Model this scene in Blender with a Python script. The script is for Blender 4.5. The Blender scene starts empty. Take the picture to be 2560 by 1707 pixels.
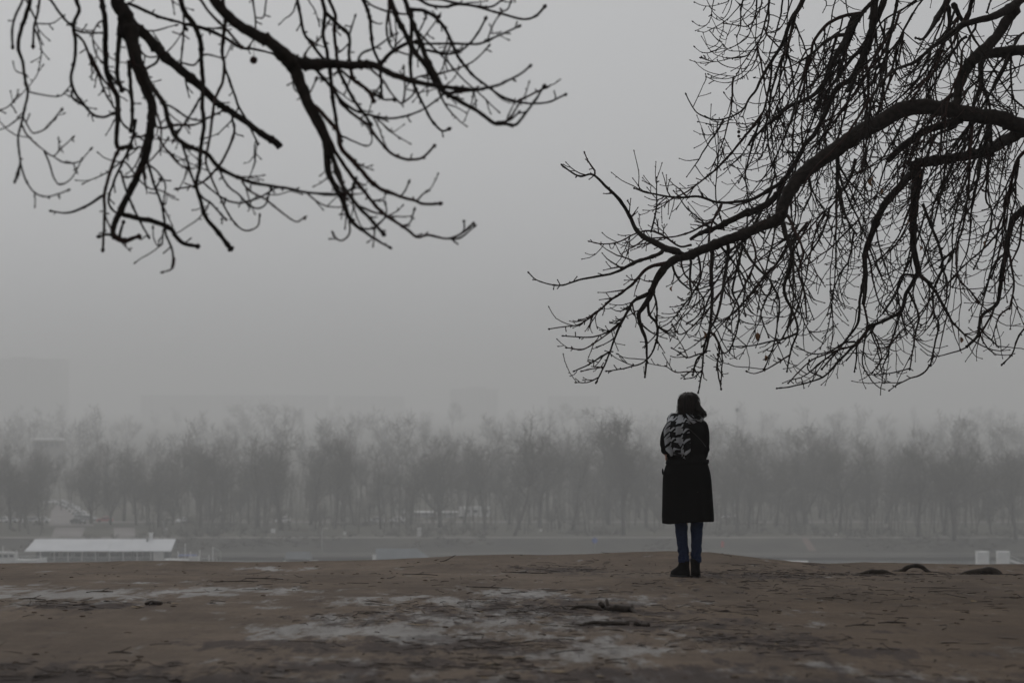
import bpy, bmesh, math, random
import numpy as np
from mathutils import Vector, Matrix

random.seed(7)
RNG = np.random.default_rng(7)
C = bpy.context.scene.collection
SC = bpy.context.scene

# ------------------------------------------------------------------ camera
FPX = 6044.4            # focal length in photo pixels (85 mm on a 36 mm wide sensor, photo 2560 wide)
CAMZ = 34.0             # the hill top stands 34 m over the river (water level z = 0)
HORIZON = 1000.0
cam_d = bpy.data.cameras.new('camera')
cam = bpy.data.objects.new('camera', cam_d)
C.objects.link(cam)
cam.location = (0, 0, CAMZ)
cam.rotation_euler = (math.radians(90), 0, 0)
cam_d.lens = 85.0
cam_d.sensor_width = 36.0
cam_d.shift_y = (HORIZON - 853.5) / 2560.0
cam_d.clip_start = 0.1
cam_d.clip_end = 20000
cam_d.dof.use_dof = True
cam_d.dof.focus_distance = 23.0
cam_d.dof.aperture_fstop = 3.5
SC.camera = cam

# ------------------------------------------------------------------ world, sun, exposure
SUN_EL, SUN_AZ = math.radians(48), math.radians(-20)     # behind the overcast, ahead of the camera and a little left
world = bpy.data.worlds.new('World')
SC.world = world
world.use_nodes = True
nt = world.node_tree
nt.nodes.clear()
sky = nt.nodes.new('ShaderNodeTexSky')
sky.sky_type = 'NISHITA'
sky.sun_disc = False
sky.sun_elevation = SUN_EL
sky.sun_rotation = SUN_AZ
sky.air_density = 1.0
sky.dust_density = 6.0
sky.ozone_density = 1.0
hs = nt.nodes.new('ShaderNodeHueSaturation')             # cloud cover takes the blue out of the sky
hs.inputs['Saturation'].default_value = 0.05
mx = nt.nodes.new('ShaderNodeMix')
mx.data_type = 'RGBA'
mx.inputs['Factor'].default_value = 0.72
mx.inputs['B'].default_value = (6.02, 6.12, 6.28, 1)      # an even layer of cloud
bg = nt.nodes.new('ShaderNodeBackground')
bg.inputs['Strength'].default_value = 0.1
out = nt.nodes.new('ShaderNodeOutputWorld')
nt.links.new(sky.outputs[0], hs.inputs['Color'])
nt.links.new(hs.outputs[0], mx.inputs['A'])
nt.links.new(mx.outputs['Result'], bg.inputs['Color'])
nt.links.new(bg.outputs[0], out.inputs['Surface'])

sun_d = bpy.data.lights.new('sun', 'SUN')
sun_d.energy = 0.5
sun_d.angle = math.radians(50)
sun_d.color = (1.0, 0.98, 0.95)
sun = bpy.data.objects.new('sun', sun_d)
C.objects.link(sun)
_sd = Vector((math.sin(SUN_AZ) * math.cos(SUN_EL), math.cos(SUN_AZ) * math.cos(SUN_EL), math.sin(SUN_EL)))
sun.rotation_euler = (-_sd).to_track_quat('-Z', 'Y').to_euler()
sun.location = (0, 0, 80)

SC.view_settings.view_transform = 'Standard'
SC.view_settings.look = 'None'
SC.view_settings.gamma = 1.0
SC.view_settings.exposure = -0.28
SC.view_settings.use_curve_mapping = False
SC.render.engine = 'CYCLES'
SC.cycles.use_denoising = True
SC.cycles.volume_bounces = 2
SC.cycles.max_bounces = 8
SC.cycles.use_adaptive_sampling = True
SC.cycles.adaptive_threshold = 0.01

# ------------------------------------------------------------------ helpers
def at(px, py, d):
    """photo pixel at depth d (metres along the view axis) -> world point"""
    return Vector(((px - 1280.0) / FPX * d, d, CAMZ - (py - HORIZON) / FPX * d))

def tag(o, label=None, cat=None, group=None, kind=None):
    if label: o['label'] = label
    if cat: o['category'] = cat
    if group: o['group'] = group
    if kind: o['kind'] = kind
    return o

def empty(name, loc=(0, 0, 0), rz=0.0):
    o = bpy.data.objects.new(name, None)
    o.empty_display_size = 0.1
    C.objects.link(o)
    o.location = loc
    o.rotation_euler = (0, 0, rz)
    return o

def link_mesh(name, me, mat, parent=None):
    o = bpy.data.objects.new(name, me)
    if mat is not None and len(me.materials) == 0:
        me.materials.append(mat)
    C.objects.link(o)
    if parent is not None:
        o.parent = parent
    return o

def copy_tree(o, parent=None):
    c = o.copy()
    C.objects.link(c)
    c.parent = parent
    for ch in list(o.children):
        copy_tree(ch, c)
    return c

class MB:
    """collects tubes, boxes and lumps into one mesh"""
    def __init__(self):
        self.v = []; self.q = []; self.t = []; self.n = 0
    def raw(self, verts, quads=None, tris=None):
        verts = np.asarray(verts, dtype=np.float64).reshape(-1, 3)
        if quads is not None and len(quads): self.q.append(np.asarray(quads, dtype=np.int64).reshape(-1, 4) + self.n)
        if tris is not None and len(tris): self.t.append(np.asarray(tris, dtype=np.int64).reshape(-1, 3) + self.n)
        self.v.append(verts); self.n += len(verts)
    def tube(self, pts, radii, sides=6, cap=True, flat=None):
        pts = np.asarray(pts, dtype=np.float64); k = len(pts)
        radii = np.broadcast_to(np.asarray(radii, dtype=np.float64), (k,))
        tan = np.gradient(pts, axis=0)
        tan /= (np.linalg.norm(tan, axis=1, keepdims=True) + 1e-12)
        t0 = tan[0]
        ref = np.array([0., 1., 0.]) if abs(t0[1]) < 0.8 else np.array([1., 0., 0.])
        nrm = np.empty_like(pts)
        n = ref - t0 * ref.dot(t0); n /= np.linalg.norm(n); nrm[0] = n
        for i in range(1, k):
            n = n - tan[i] * n.dot(tan[i]); l = math.sqrt(n.dot(n))
            if l < 1e-6:
                n = np.cross(tan[i], [0.3, 0.5, 0.8]); l = np.linalg.norm(n)
            n = n / l; nrm[i] = n
        bi = np.cross(tan, nrm)
        a = np.arange(sides) * (2 * math.pi / sides)
        ca, sa = np.cos(a), np.sin(a)
        f = 1.0 if flat is None else flat
        ring = pts[:, None, :] + radii[:, None, None] * (ca[None, :, None] * nrm[:, None, :] + f * sa[None, :, None] * bi[:, None, :])
        base = (np.arange(k - 1) * sides)[:, None]
        j = np.arange(sides)[None, :]; j2 = (j + 1) % sides
        q = np.stack([base + j, base + j2, base + sides + j2, base + sides + j], -1).reshape(-1, 4)
        v = ring.reshape(-1, 3); tr = []
        if cap:
            v = np.vstack([v, pts[0], pts[-1]]); c0 = k * sides; c1 = c0 + 1
            jj = np.arange(sides); jn = (jj + 1) % sides
            tr = np.vstack([np.stack([np.full(sides, c0), jn, jj], -1),
                            np.stack([np.full(sides, c1), (k - 1) * sides + jj, (k - 1) * sides + jn], -1)])
        self.raw(v, q, tr)
    def box(self, x0, x1, y0, y1, z0, z1):
        v = [(x0, y0, z0), (x1, y0, z0), (x1, y1, z0), (x0, y1, z0), (x0, y0, z1), (x1, y0, z1), (x1, y1, z1), (x0, y1, z1)]
        self.raw(v, [(0, 3, 2, 1), (4, 5, 6, 7), (0, 1, 5, 4), (1, 2, 6, 5), (2, 3, 7, 6), (3, 0, 4, 7)])
    def bar(self, a, b, r, sides=6):
        self.tube([a, b], [r, r], sides)
    def ball(self, c, r, nu=10, nv=7):
        r = np.broadcast_to(np.asarray(r, float), (3,))
        v = [(0, 0, -1)]
        for i in range(1, nv):
            ph = math.pi * (i / nv) - math.pi / 2
            for j in range(nu):
                th = 2 * math.pi * j / nu
                v.append((math.cos(ph) * math.cos(th), math.cos(ph) * math.sin(th), math.sin(ph)))
        v.append((0, 0, 1)); v = np.array(v) * r + np.asarray(c, float)
        q = []; t = []
        for j in range(nu):
            t.append((0, 1 + (j + 1) % nu, 1 + j))
        for i in range(nv - 2):
            for j in range(nu):
                a0 = 1 + i * nu
                q.append((a0 + j, a0 + (j + 1) % nu, a0 + nu + (j + 1) % nu, a0 + nu + j))
        l = 1 + (nv - 1) * nu; a0 = 1 + (nv - 2) * nu
        for j in range(nu):
            t.append((l, a0 + j, a0 + (j + 1) % nu))
        self.raw(v, q, t)
    def prism(self, poly, z0, z1):
        """poly: list of (x, y), counter-clockwise"""
        n = len(poly)
        v = [(x, y, z0) for x, y in poly] + [(x, y, z1) for x, y in poly]
        q = [(i, (i + 1) % n, n + (i + 1) % n, n + i) for i in range(n)]
        t = [(0, i + 1, i) for i in range(1, n - 1)] + [(n, n + i, n + i + 1) for i in range(1, n - 1)]
        self.raw(v, q, t)
    def loft(self, rings, cap=True):
        rings = np.asarray(rings, float); k, s, _ = rings.shape
        base = (np.arange(k - 1) * s)[:, None]; j = np.arange(s)[None, :]; j2 = (j + 1) % s
        q = np.stack([base + j, base + j2, base + s + j2, base + s + j], -1).reshape(-1, 4)
        v = rings.reshape(-1, 3); tr = []
        if cap:
            v = np.vstack([v, rings[0].mean(0), rings[-1].mean(0)]); c0 = k * s
            jj = np.arange(s); jn = (jj + 1) % s
            tr = np.vstack([np.stack([np.full(s, c0), jn, jj], -1), np.stack([np.full(s, c0 + 1), (k - 1) * s + jj, (k - 1) * s + jn], -1)])
        self.raw(v, q, tr)
    def mesh(self, name, smooth=True):
        me = bpy.data.meshes.new(name)
        v = np.vstack(self.v) if self.v else np.zeros((0, 3))
        q = np.vstack(self.q) if self.q else np.zeros((0, 4), np.int64)
        t = np.vstack(self.t) if self.t else np.zeros((0, 3), np.int64)
        me.vertices.add(len(v)); me.vertices.foreach_set('co', v.astype(np.float32).ravel())
        nl = q.size + t.size; nf = len(q) + len(t)
        me.loops.add(nl); me.loops.foreach_set('vertex_index', np.concatenate([q.ravel(), t.ravel()]).astype(np.int32))
        me.polygons.add(nf)
        st = np.concatenate([np.arange(len(q)) * 4, q.size + np.arange(len(t)) * 3]).astype(np.int32)
        me.polygons.foreach_set('loop_start', st)
        me.polygons.foreach_set('use_smooth', np.full(nf, smooth))
        me.update(calc_edges=True)
        return me
    def build(self, name, mat, parent=None, smooth=True):
        return link_mesh(name, self.mesh(name, smooth), mat, parent)

def remeshed(mb, name, voxel, smooth=4, fac=0.5):
    me = mb.mesh(name + '_raw')
    o = bpy.data.objects.new('tmp_raw', me); C.objects.link(o)
    m = o.modifiers.new('r', 'REMESH'); m.mode = 'VOXEL'; m.voxel_size = voxel; m.use_smooth_shade = True
    if smooth:
        s = o.modifiers.new('s', 'SMOOTH'); s.factor = fac; s.iterations = smooth
    dg = bpy.context.evaluated_depsgraph_get()
    r = bpy.data.meshes.new_from_object(o.evaluated_get(dg))
    r.name = name
    bpy.data.objects.remove(o); bpy.data.meshes.remove(me)
    return r

# value noise on numpy arrays
def _h(ix, iy, seed):
    n = (ix * 374761393 + iy * 668265263 + seed * 1442695041) & 0xFFFFFFFF
    n = ((n ^ (n >> 13)) * 1274126177) & 0xFFFFFFFF
    n = ((n ^ (n >> 16)) * 2246822519) & 0xFFFFFFFF
    return ((n ^ (n >> 15)) & 0xFFFFFF) / float(0xFFFFFF)
def vnoise(x, y, seed=0):
    x = np.asarray(x, float); y = np.asarray(y, float)
    ix = np.floor(x).astype(np.int64); iy = np.floor(y).astype(np.int64)
    fx = x - ix; fy = y - iy
    fx = fx * fx * fx * (fx * (fx * 6 - 15) + 10); fy = fy * fy * fy * (fy * (fy * 6 - 15) + 10)
    a = _h(ix, iy, seed); b = _h(ix + 1, iy, seed); c = _h(ix, iy + 1, seed); d = _h(ix + 1, iy + 1, seed)
    return (a + (b - a) * fx) * (1 - fy) + (c + (d - c) * fx) * fy - 0.5
def fbm(x, y, seed=0, oct=4, gain=0.5):
    s = 0; a = 1.0
    for i in range(oct):
        s = s + a * vnoise(x * 2 ** i, y * 2 ** i, seed + i * 17); a *= gain
    return s

# ------------------------------------------------------------------ materials
def material(name, c1, c2=None, scale=5.0, rough=0.8, bump=0.0, bscale=None, spec=0.3, stretch=(1, 1, 1), detail=6.0, metallic=0.0):
    m = bpy.data.materials.new(name); m.use_nodes = True
    n = m.node_tree; b = n.nodes['Principled BSDF']
    b.inputs['Roughness'].default_value = rough
    b.inputs['Specular IOR Level'].default_value = spec
    b.inputs['Metallic'].default_value = metallic
    tc = n.nodes.new('ShaderNodeTexCoord'); mp = n.nodes.new('ShaderNodeMapping')
    mp.inputs['Scale'].default_value = stretch
    n.links.new(tc.outputs['Object'], mp.inputs['Vector'])
    nz = n.nodes.new('ShaderNodeTexNoise'); nz.inputs['Scale'].default_value = scale; nz.inputs['Detail'].default_value = detail
    n.links.new(mp.outputs[0], nz.inputs['Vector'])
    r = n.nodes.new('ShaderNodeValToRGB')
    r.color_ramp.elements[0].position = 0.32; r.color_ramp.elements[1].position = 0.68
    r.color_ramp.elements[0].color = (*c1, 1); r.color_ramp.elements[1].color = (*(c2 or c1), 1)
    n.links.new(nz.outputs['Fac'], r.inputs['Fac'])
    n.links.new(r.outputs['Color'], b.inputs['Base Color'])
    if bump:
        z2 = n.nodes.new('ShaderNodeTexNoise'); z2.inputs['Scale'].default_value = bscale or scale * 3; z2.inputs['Detail'].default_value = 5
        n.links.new(mp.outputs[0], z2.inputs['Vector'])
        bp = n.nodes.new('ShaderNodeBump'); bp.inputs['Strength'].default_value = 1.0; bp.inputs['Distance'].default_value = bump
        n.links.new(z2.outputs['Fac'], bp.inputs['Height']); n.links.new(bp.outputs[0], b.inputs['Normal'])
    return m

M = {}
M['bark'] = material('dark bark', (0.010, 0.008, 0.007), (0.026, 0.020, 0.0165), 26, 0.9, 0.004, 90, spec=0.1)
M['bark_red'] = material('reddish twig bark', (0.020, 0.011, 0.0095), (0.040, 0.022, 0.018), 40, 0.85, spec=0.1)
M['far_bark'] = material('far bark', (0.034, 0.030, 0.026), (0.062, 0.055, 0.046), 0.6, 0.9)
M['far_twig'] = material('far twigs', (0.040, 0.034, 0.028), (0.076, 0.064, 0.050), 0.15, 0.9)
M['leaf'] = material('dead leaf', (0.13, 0.06, 0.025), (0.22, 0.11, 0.05), 30, 0.8)
M['white'] = material('white paint', (0.62, 0.62, 0.61), (0.78, 0.78, 0.77), 0.8, 0.6)
M['offwhite'] = material('weathered white', (0.42, 0.42, 0.41), (0.58, 0.57, 0.55), 0.9, 0.7)
M['roof_white'] = material('pale sheet roof', (0.50, 0.51, 0.53), (0.58, 0.59, 0.61), 0.3, 0.5)
M['slate'] = material('blue grey sheet', (0.10, 0.115, 0.13), (0.15, 0.165, 0.18), 0.4, 0.7)
M['slate_dark'] = material('dark blue grey sheet', (0.065, 0.075, 0.085), (0.10, 0.11, 0.12), 0.4, 0.7)
M['glass'] = material('dark glazing', (0.02, 0.022, 0.025), (0.04, 0.042, 0.045), 0.5, 0.2, spec=0.5)
M['concrete'] = material('concrete', (0.26, 0.25, 0.24), (0.36, 0.35, 0.33), 0.25, 0.9)
M['pavement'] = material('pale paving', (0.17, 0.155, 0.145), (0.26, 0.24, 0.225), 0.15, 0.9)
M['asphalt'] = material('asphalt', (0.15, 0.135, 0.13), (0.21, 0.19, 0.185), 0.12, 0.9)
M['grass'] = material('winter grass', (0.036, 0.034, 0.022), (0.066, 0.059, 0.040), 0.05, 0.95, detail=8)
M['bank'] = material('embankment turf', (0.014, 0.013, 0.010), (0.055, 0.050, 0.038), 0.12, 0.95, detail=8)
M['tower'] = material('facade concrete', (0.38, 0.38, 0.39), (0.46, 0.46, 0.46), 0.05, 0.9)
M['pane'] = material('facade glazing', (0.15, 0.155, 0.16), (0.22, 0.225, 0.23), 0.1, 0.3, spec=0.5)
M['steel'] = material('galvanised steel', (0.28, 0.28, 0.28), (0.36, 0.36, 0.36), 2, 0.5)
M['blue_sign'] = material('blue enamel', (0.03, 0.08, 0.35), (0.04, 0.10, 0.40), 2, 0.4)
M['red_sign'] = material('red enamel', (0.40, 0.04, 0.03), (0.45, 0.05, 0.04), 2, 0.4)
M['brick_red'] = material('red paving', (0.12, 0.08, 0.07), (0.16, 0.11, 0.098), 0.4, 0.9)
M['tyre'] = material('tyre rubber', (0.015, 0.015, 0.015), (0.025, 0.025, 0.025), 8, 0.9)
for k_, c_ in {'car_white': (0.75, 0.75, 0.75), 'car_red': (0.42, 0.03, 0.025), 'car_grey': (0.22, 0.23, 0.24), 'car_dark': (0.02, 0.022, 0.026), 'car_silver': (0.45, 0.46, 0.47)}.items():
    M[k_] = material(k_.replace('_', ' '), c_, tuple(x * 0.93 for x in c_), 1.5, 0.35, spec=0.5)
# ------------------------------------------------------------------ the hill top
CREST_D = 28.0
_cx = np.array([-1500, -600, 0, 150, 272, 400, 544, 640, 784, 900, 980, 1060, 1143, 1284, 1350, 1415, 1524, 1676, 1785, 1850, 1905, 1992, 2068, 2177, 2300, 2560, 3200, 4500.])
_cy = np.array([1416, 1415, 1412, 1408.5, 1406, 1404.5, 1407, 1408, 1406.5, 1403, 1402, 1397, 1393, 1390, 1391.5, 1390, 1386, 1382, 1384, 1391, 1399, 1408, 1412, 1409, 1412, 1415, 1418, 1420.])
_bx = np.array([-1500, 0, 1719, 2560, 4500.]); _by = np.array([1440, 1440, 1437, 1444, 1444.])   # ground row at the walker's depth (22 m)

def plane_z(d):
    d = np.asarray(d, float)
    dd = np.where(d > 6, d, 6 - 3 * (1 - np.exp((d - 6) / 3.0)))
    return -0.85 - 0.034 * dd

def smoothstep(a, b, x):
    t = np.clip((x - a) / (b - a), 0, 1)
    return t * t * (3 - 2 * t)

def ground_height(x, d, detail=True):
    """world height of the hill at lateral x, depth d"""
    x = np.asarray(x, float); d = np.asarray(d, float)
    z = plane_z(np.minimum(d, CREST_D))
    px = 1280 + x / CREST_D * FPX
    zc = -(np.interp(px, _cx, _cy) - HORIZON) / FPX * CREST_D
    w = smoothstep(21.5, CREST_D, d)
    z = z * (1 - w) + zc * w
    n = 0.030 * vnoise(x * 0.45, d * 0.30, 3) * (1 - 0.6 * w) + 0.012 * vnoise(x * 1.3, d * 1.1, 5)
    if detail:
        n = n + 0.0075 * fbm(x * 3.1, d * 2.6, 9, 4, 0.55)
    z = z + n * smoothstep(60, 40, np.abs(x))
    over = np.maximum(d - CREST_D, 0)
    drop = np.where(over < 4, 0.055 * over ** 2, 0.88 + 0.44 * (over - 4) + 0.20 * np.minimum(over - 4, 20))
    z = z - drop * 1.0
    z = CAMZ + z
    return np.where(d > CREST_D, np.maximum(z, 1.2), z)

def axis(lo, hi, step, far):
    core = np.arange(lo, hi + 1e-6, step)
    out = [core]; s = step; e = hi; ext = []
    while e < far[1]:
        s *= 1.35; e = min(e + s, far[1]); ext.append(e)
    out.append(np.array(ext)); s = step; e = lo; ext = []
    while e > far[0]:
        s *= 1.35; e = max(e - s, far[0]); ext.append(e)
    return np.concatenate([np.array(ext)[::-1], core, out[1]])

gx = axis(-6.3, 6.3, 0.055, (-2900, 2900))
gy = np.concatenate([axis(8.8, 29.0, 0.070, (-2900, 29.2)), np.array([29.6, 30.2, 31, 32, 33, 35, 38, 42, 48, 55, 62, 70, 76, 82, 90, 95, 96.])])
GX, GY = np.meshgrid(gx, gy)
GZ = ground_height(GX, GY)
GZ = np.where(GY > 95.5, -4.5, GZ)
ny_, nx_ = GX.shape
gm = MB()
ii = (np.arange(ny_ - 1)[:, None] * nx_ + np.arange(nx_ - 1)[None, :])
gm.raw(np.stack([GX, GY, GZ], -1), np.stack([ii, ii + 1, ii + nx_ + 1, ii + nx_], -1))
g_me = gm.mesh('hill_ground')

# where the pale silt lies and where the litter gathers (stains with a shape of their own)
SILT = [(-0.2, 15.4, 1.4, 2.0, 0.72), (0.1, 12.2, 1.2, 1.1, 0.62), (-0.9, 17.6, 1.3, 0.9, 0.62), (1.3, 10.9, 0.9, 0.6, 0.6), (-1.0, 11.6, 0.8, 0.6, 0.55), (-3.3, 18.4, 1.4, 1.25, 1.15), (-2.35, 19.3, 1.1, 0.6, 0.95), (-4.4, 17.5, 0.9, 0.8, 1.0), (-2.9, 20.6, 0.5, 0.35, 0.7), (-2.6, 26.9, 0.35, 0.45, 0.9), (-1.15, 14.0, 0.60, 0.80, 1.25), (-0.70, 13.5, 0.50, 0.7, 0.95), (-1.9, 15.4, 0.35, 0.3, 0.6),
        (-0.55, 17.6, 0.9, 1.2, 0.9), (0.25, 18.4, 0.85, 0.9, 1.0), (0.85, 18.7, 0.5, 0.45, 0.8), (0.1, 15.9, 1.0, 0.5, 0.55), (-0.4, 12.4, 0.7, 0.45, 0.55), (0.45, 11.5, 0.7, 0.4, 0.4), (0.35, 13.1, 0.5, 0.5, 0.6),
        (1.45, 11.1, 0.45, 0.45, 0.65), (1.35, 14.2, 0.5, 0.35, 0.35), (-1.6, 16.4, 0.5, 0.35, 0.4), (-0.3, 24.0, 0.6, 0.35, 0.35), (-1.9, 23.0, 0.4, 0.3, 0.35), (2.05, 16.1, 0.35, 0.4, 0.35), (2.6, 12.3, 0.4, 0.3, 0.3)]
LITTER = [(-2.95, 16.6, 0.45, 0.35, 1.6), (0.05, 16.2, 0.9, 1.0, 0.9), (0.35, 18.9, 0.45, 0.35, 0.9), (-0.25, 18.5, 0.35, 0.3, 0.8), (0.55, 25.3, 0.45, 0.8, 1.5), (2.35, 22.6, 0.7, 1.3, 1.5), (3.4, 24.0, 1.0, 1.6, 1.2), (4.6, 24.5, 1.2, 1.6, 0.9),
          (1.75, 20.4, 0.6, 0.6, 0.7), (0.75, 14.6, 0.6, 0.6, 0.9), (1.3, 12.9, 0.45, 0.5, 1.3), (-0.15, 12.9, 0.6, 0.5, 0.9), (-0.9, 15.3, 0.5, 0.5, 0.6), (-0.6, 17.0, 0.5, 0.6, 0.6), (-0.2, 11.3, 0.5, 0.4, 1.1), (-1.8, 10.7, 0.6, 0.4, 0.9), (1.1, 16.4, 0.5, 0.5, 0.6), (-1.8, 20.2, 0.7, 0.6, 0.5), (2.6, 19.0, 0.9, 1.2, 0.45)]
def blobs(lst, x, y):
    s = np.zeros(np.broadcast(x, y).shape)
    for bx, by, sx, sy, a in lst:
        s = np.maximum(s, a * np.exp(-(((x - bx) / sx) ** 2 + ((y - by) / (1.35 * sy)) ** 2)))
    return s
warp = fbm(GX * 1.4, GY * 1.1, 21, 4)
silt = np.clip(blobs(SILT, GX + 0.5 * warp, GY + 0.5 * fbm(GX * 1.4, GY * 1.1, 29, 3)) + 0.45 * fbm(GX * 0.9, GY * 0.8, 33, 4) * smoothstep(3.5, 0.5, GX), 0, 1.3)
litter_vignette = np.clip(blobs(LITTER, GX + 0.25 * warp, GY) * 0.55 + 0.5 * fbm(GX * 1.1, GY * 0.9, 51, 4), 0, 1.3)
litter_vignette = np.clip(litter_vignette + 0.30 * smoothstep(14.0, 10.5, GY) * (0.5 + 1.2 * fbm(GX * 0.9, GY * 0.9, 71, 3)), 0, 1.3)  # litter colour thickened near the camera, painting in a vignette's darkening
warm = np.clip(smoothstep(0.2, 2.2, GX + 0.8 * fbm(GX * 0.5, GY * 0.3, 81, 3)) + 0.5 * fbm(GX * 0.7, GY * 0.5, 83, 3), 0, 1)
DAMP_VIGNETTE = [(-0.2, 9.8, 4.5, 0.75, 1.5), (-1.4, 12.6, 0.7, 0.35, 0.9), (1.9, 12.0, 0.9, 0.4, 0.85), (0.9, 16.0, 0.7, 0.4, 0.95), (0.2, 17.0, 1.2, 0.5, 0.9), (-0.5, 13.2, 0.8, 0.35, 0.95), (0.05, 16.3, 1.0, 1.1, 1.0), (-0.4, 12.6, 0.9, 0.7, 1.0), (0.75, 14.6, 0.7, 0.8, 0.9), (1.3, 12.9, 0.6, 0.7, 1.1), (-0.9, 11.2, 0.9, 0.6, 1.0), (0.5, 10.7, 0.9, 0.5, 1.0), (-2.9, 16.5, 0.7, 0.6, 1.1), (-2.3, 10.8, 0.9, 0.6, 0.9), (2.0, 10.6, 0.7, 0.5, 0.8), (-0.2, 9.9, 3.0, 0.9, 1.1), (-2.0, 10.6, 1.2, 0.7, 0.9), (2.2, 10.2, 1.2, 0.7, 0.9), (0.3, 17.6, 0.8, 0.7, 0.8), (-0.6, 15.0, 0.8, 0.9, 0.8), (2.2, 22.4, 0.9, 1.0, 0.8), (0.55, 25.2, 0.5, 0.8, 0.7), (3.4, 24.2, 1.3, 1.6, 0.6), (-3.2, 12.0, 0.8, 0.7, 0.6), (2.7, 14.0, 0.7, 0.6, 0.5)]  # damp blotches; the wide nearest ones also paint a dark vignette into the soil
damp_vignette = np.clip(blobs(DAMP_VIGNETTE, GX + 0.45 * warp, GY + 0.4 * fbm(GX * 1.2, GY, 91, 3)) + 0.35 * fbm(GX * 0.8, GY * 0.7, 93, 4), 0, 1.3)
for nm, arr in (('silt', silt), ('litter', litter_vignette), ('warm', warm), ('damp_vignette', damp_vignette)):  # 'litter' also holds the painted vignette near the camera
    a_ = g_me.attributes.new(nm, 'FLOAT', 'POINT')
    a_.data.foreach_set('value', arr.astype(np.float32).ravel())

def ground_material():
    m = bpy.data.materials.new('damp trodden earth'); m.use_nodes = True
    n = m.node_tree; L = n.links; b = n.nodes['Principled BSDF']
    tc = n.nodes.new('ShaderNodeTexCoord')
    def noise(scale, detail=6, rough=0.6, stretch=None):
        z = n.nodes.new('ShaderNodeTexNoise'); z.inputs['Scale'].default_value = scale; z.inputs['Detail'].default_value = detail; z.inputs['Roughness'].default_value = rough
        if stretch:
            mp = n.nodes.new('ShaderNodeMapping'); mp.inputs['Scale'].default_value = stretch
            L.new(tc.outputs['Object'], mp.inputs['Vector']); L.new(mp.outputs[0], z.inputs['Vector'])
        else:
            L.new(tc.outputs['Object'], z.inputs['Vector'])
        return z.outputs['Fac']
    def ramp(src, p0, p1, c0, c1):
        r = n.nodes.new('ShaderNodeValToRGB'); r.color_ramp.elements[0].position = p0; r.color_ramp.elements[1].position = p1
        r.color_ramp.elements[0].color = (*c0, 1); r.color_ramp.elements[1].color = (*c1, 1)
        L.new(src, r.inputs['Fac']); return r.outputs['Color']
    def mix(fac, a, bb, mode='MIX'):
        x = n.nodes.new('ShaderNodeMix'); x.data_type = 'RGBA'; x.blend_type = mode
        if isinstance(fac, float): x.inputs['Factor'].default_value = fac
        else: L.new(fac, x.inputs['Factor'])
        L.new(a, x.inputs['A'])
        if isinstance(bb, tuple): x.inputs['B'].default_value = (*bb, 1)
        else: L.new(bb, x.inputs['B'])
        return x.outputs['Result']
    def math_(op, a, bb):
        x = n.nodes.new('ShaderNodeMath'); x.operation = op
        for i, s in enumerate((a, bb)):
            if isinstance(s, (int, float)): x.inputs[i].default_value = s
            else: L.new(s, x.inputs[i])
        return x.outputs[0]
    def attr(nm):
        x = n.nodes.new('ShaderNodeAttribute'); x.attribute_name = nm; return x.outputs['Fac']
    earth = ramp(noise(1.1, 9, 0.62), 0.30, 0.70, (0.091, 0.066, 0.048), (0.158, 0.120, 0.089))
    earth = mix(math_('MULTIPLY', attr('warm'), 0.8), earth, ramp(noise(1.7, 8, 0.6), 0.3, 0.7, (0.070, 0.048, 0.031), (0.128, 0.091, 0.061)))
    clods = ramp(noise(14, 8, 0.7), 0.42, 0.80, (1.05, 1.05, 1.05), (0.66, 0.63, 0.61))
    earth = mix(1.0, earth, clods, 'MULTIPLY')
    fine = ramp(noise(60, 5, 0.7), 0.35, 0.75, (0.78, 0.78, 0.78), (1.15, 1.13, 1.1))
    earth = mix(1.0, earth, fine, 'MULTIPLY')
    def thresh(src, lo, hi):
        r = n.nodes.new('ShaderNodeMapRange'); r.interpolation_type = 'SMOOTHSTEP'
        r.inputs['From Min'].default_value = lo; r.inputs['From Max'].default_value = hi
        L.new(src, r.inputs['Value']); return r.outputs[0]
    def around(src, amp): return math_('MULTIPLY', math_('SUBTRACT', src, 0.5), amp)
    LONG = (1.0, 0.21, 1.0)                                     # runnels follow the fall of the slope
    sr = thresh(math_('ADD', attr('silt'), around(noise(4.6, 10, 0.72, LONG), 4.2)), 0.38, 1.0)
    siltc = ramp(noise(9, 6, 0.6, LONG), 0.3, 0.7, (0.132, 0.123, 0.114), (0.215, 0.206, 0.196))
    col = mix(sr, earth, siltc)
    dr = thresh(math_('ADD', attr('damp_vignette'), around(noise(6.5, 10, 0.72, LONG), 4.4)), 0.45, 0.95)
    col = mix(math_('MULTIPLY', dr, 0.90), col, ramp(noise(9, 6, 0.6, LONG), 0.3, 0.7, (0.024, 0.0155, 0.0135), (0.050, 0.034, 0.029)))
    lr = thresh(math_('ADD', attr('litter'), around(noise(17, 7, 0.68, (1.0, 0.3, 1.0)), 3.2)), 0.62, 0.95)  # litter plus the painted vignette near the camera
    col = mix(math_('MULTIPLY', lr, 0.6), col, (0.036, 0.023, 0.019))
    col = mix(1.0, col, ramp(noise(1.6, 7, 0.65, LONG), 0.30, 0.68, (0.66, 0.63, 0.61), (1.10, 1.10, 1.10)), 'MULTIPLY')
    L.new(col, b.inputs['Base Color'])
    rg = n.nodes.new('ShaderNodeMapRange'); rg.inputs['From Min'].default_value = 0.0; rg.inputs['From Max'].default_value = 1.0
    rg.inputs['To Min'].default_value = 0.92; rg.inputs['To Max'].default_value = 0.62
    L.new(sr, rg.inputs['Value']); L.new(rg.outputs[0], b.inputs['Roughness'])
    b.inputs['Specular IOR Level'].default_value = 0.22
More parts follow.
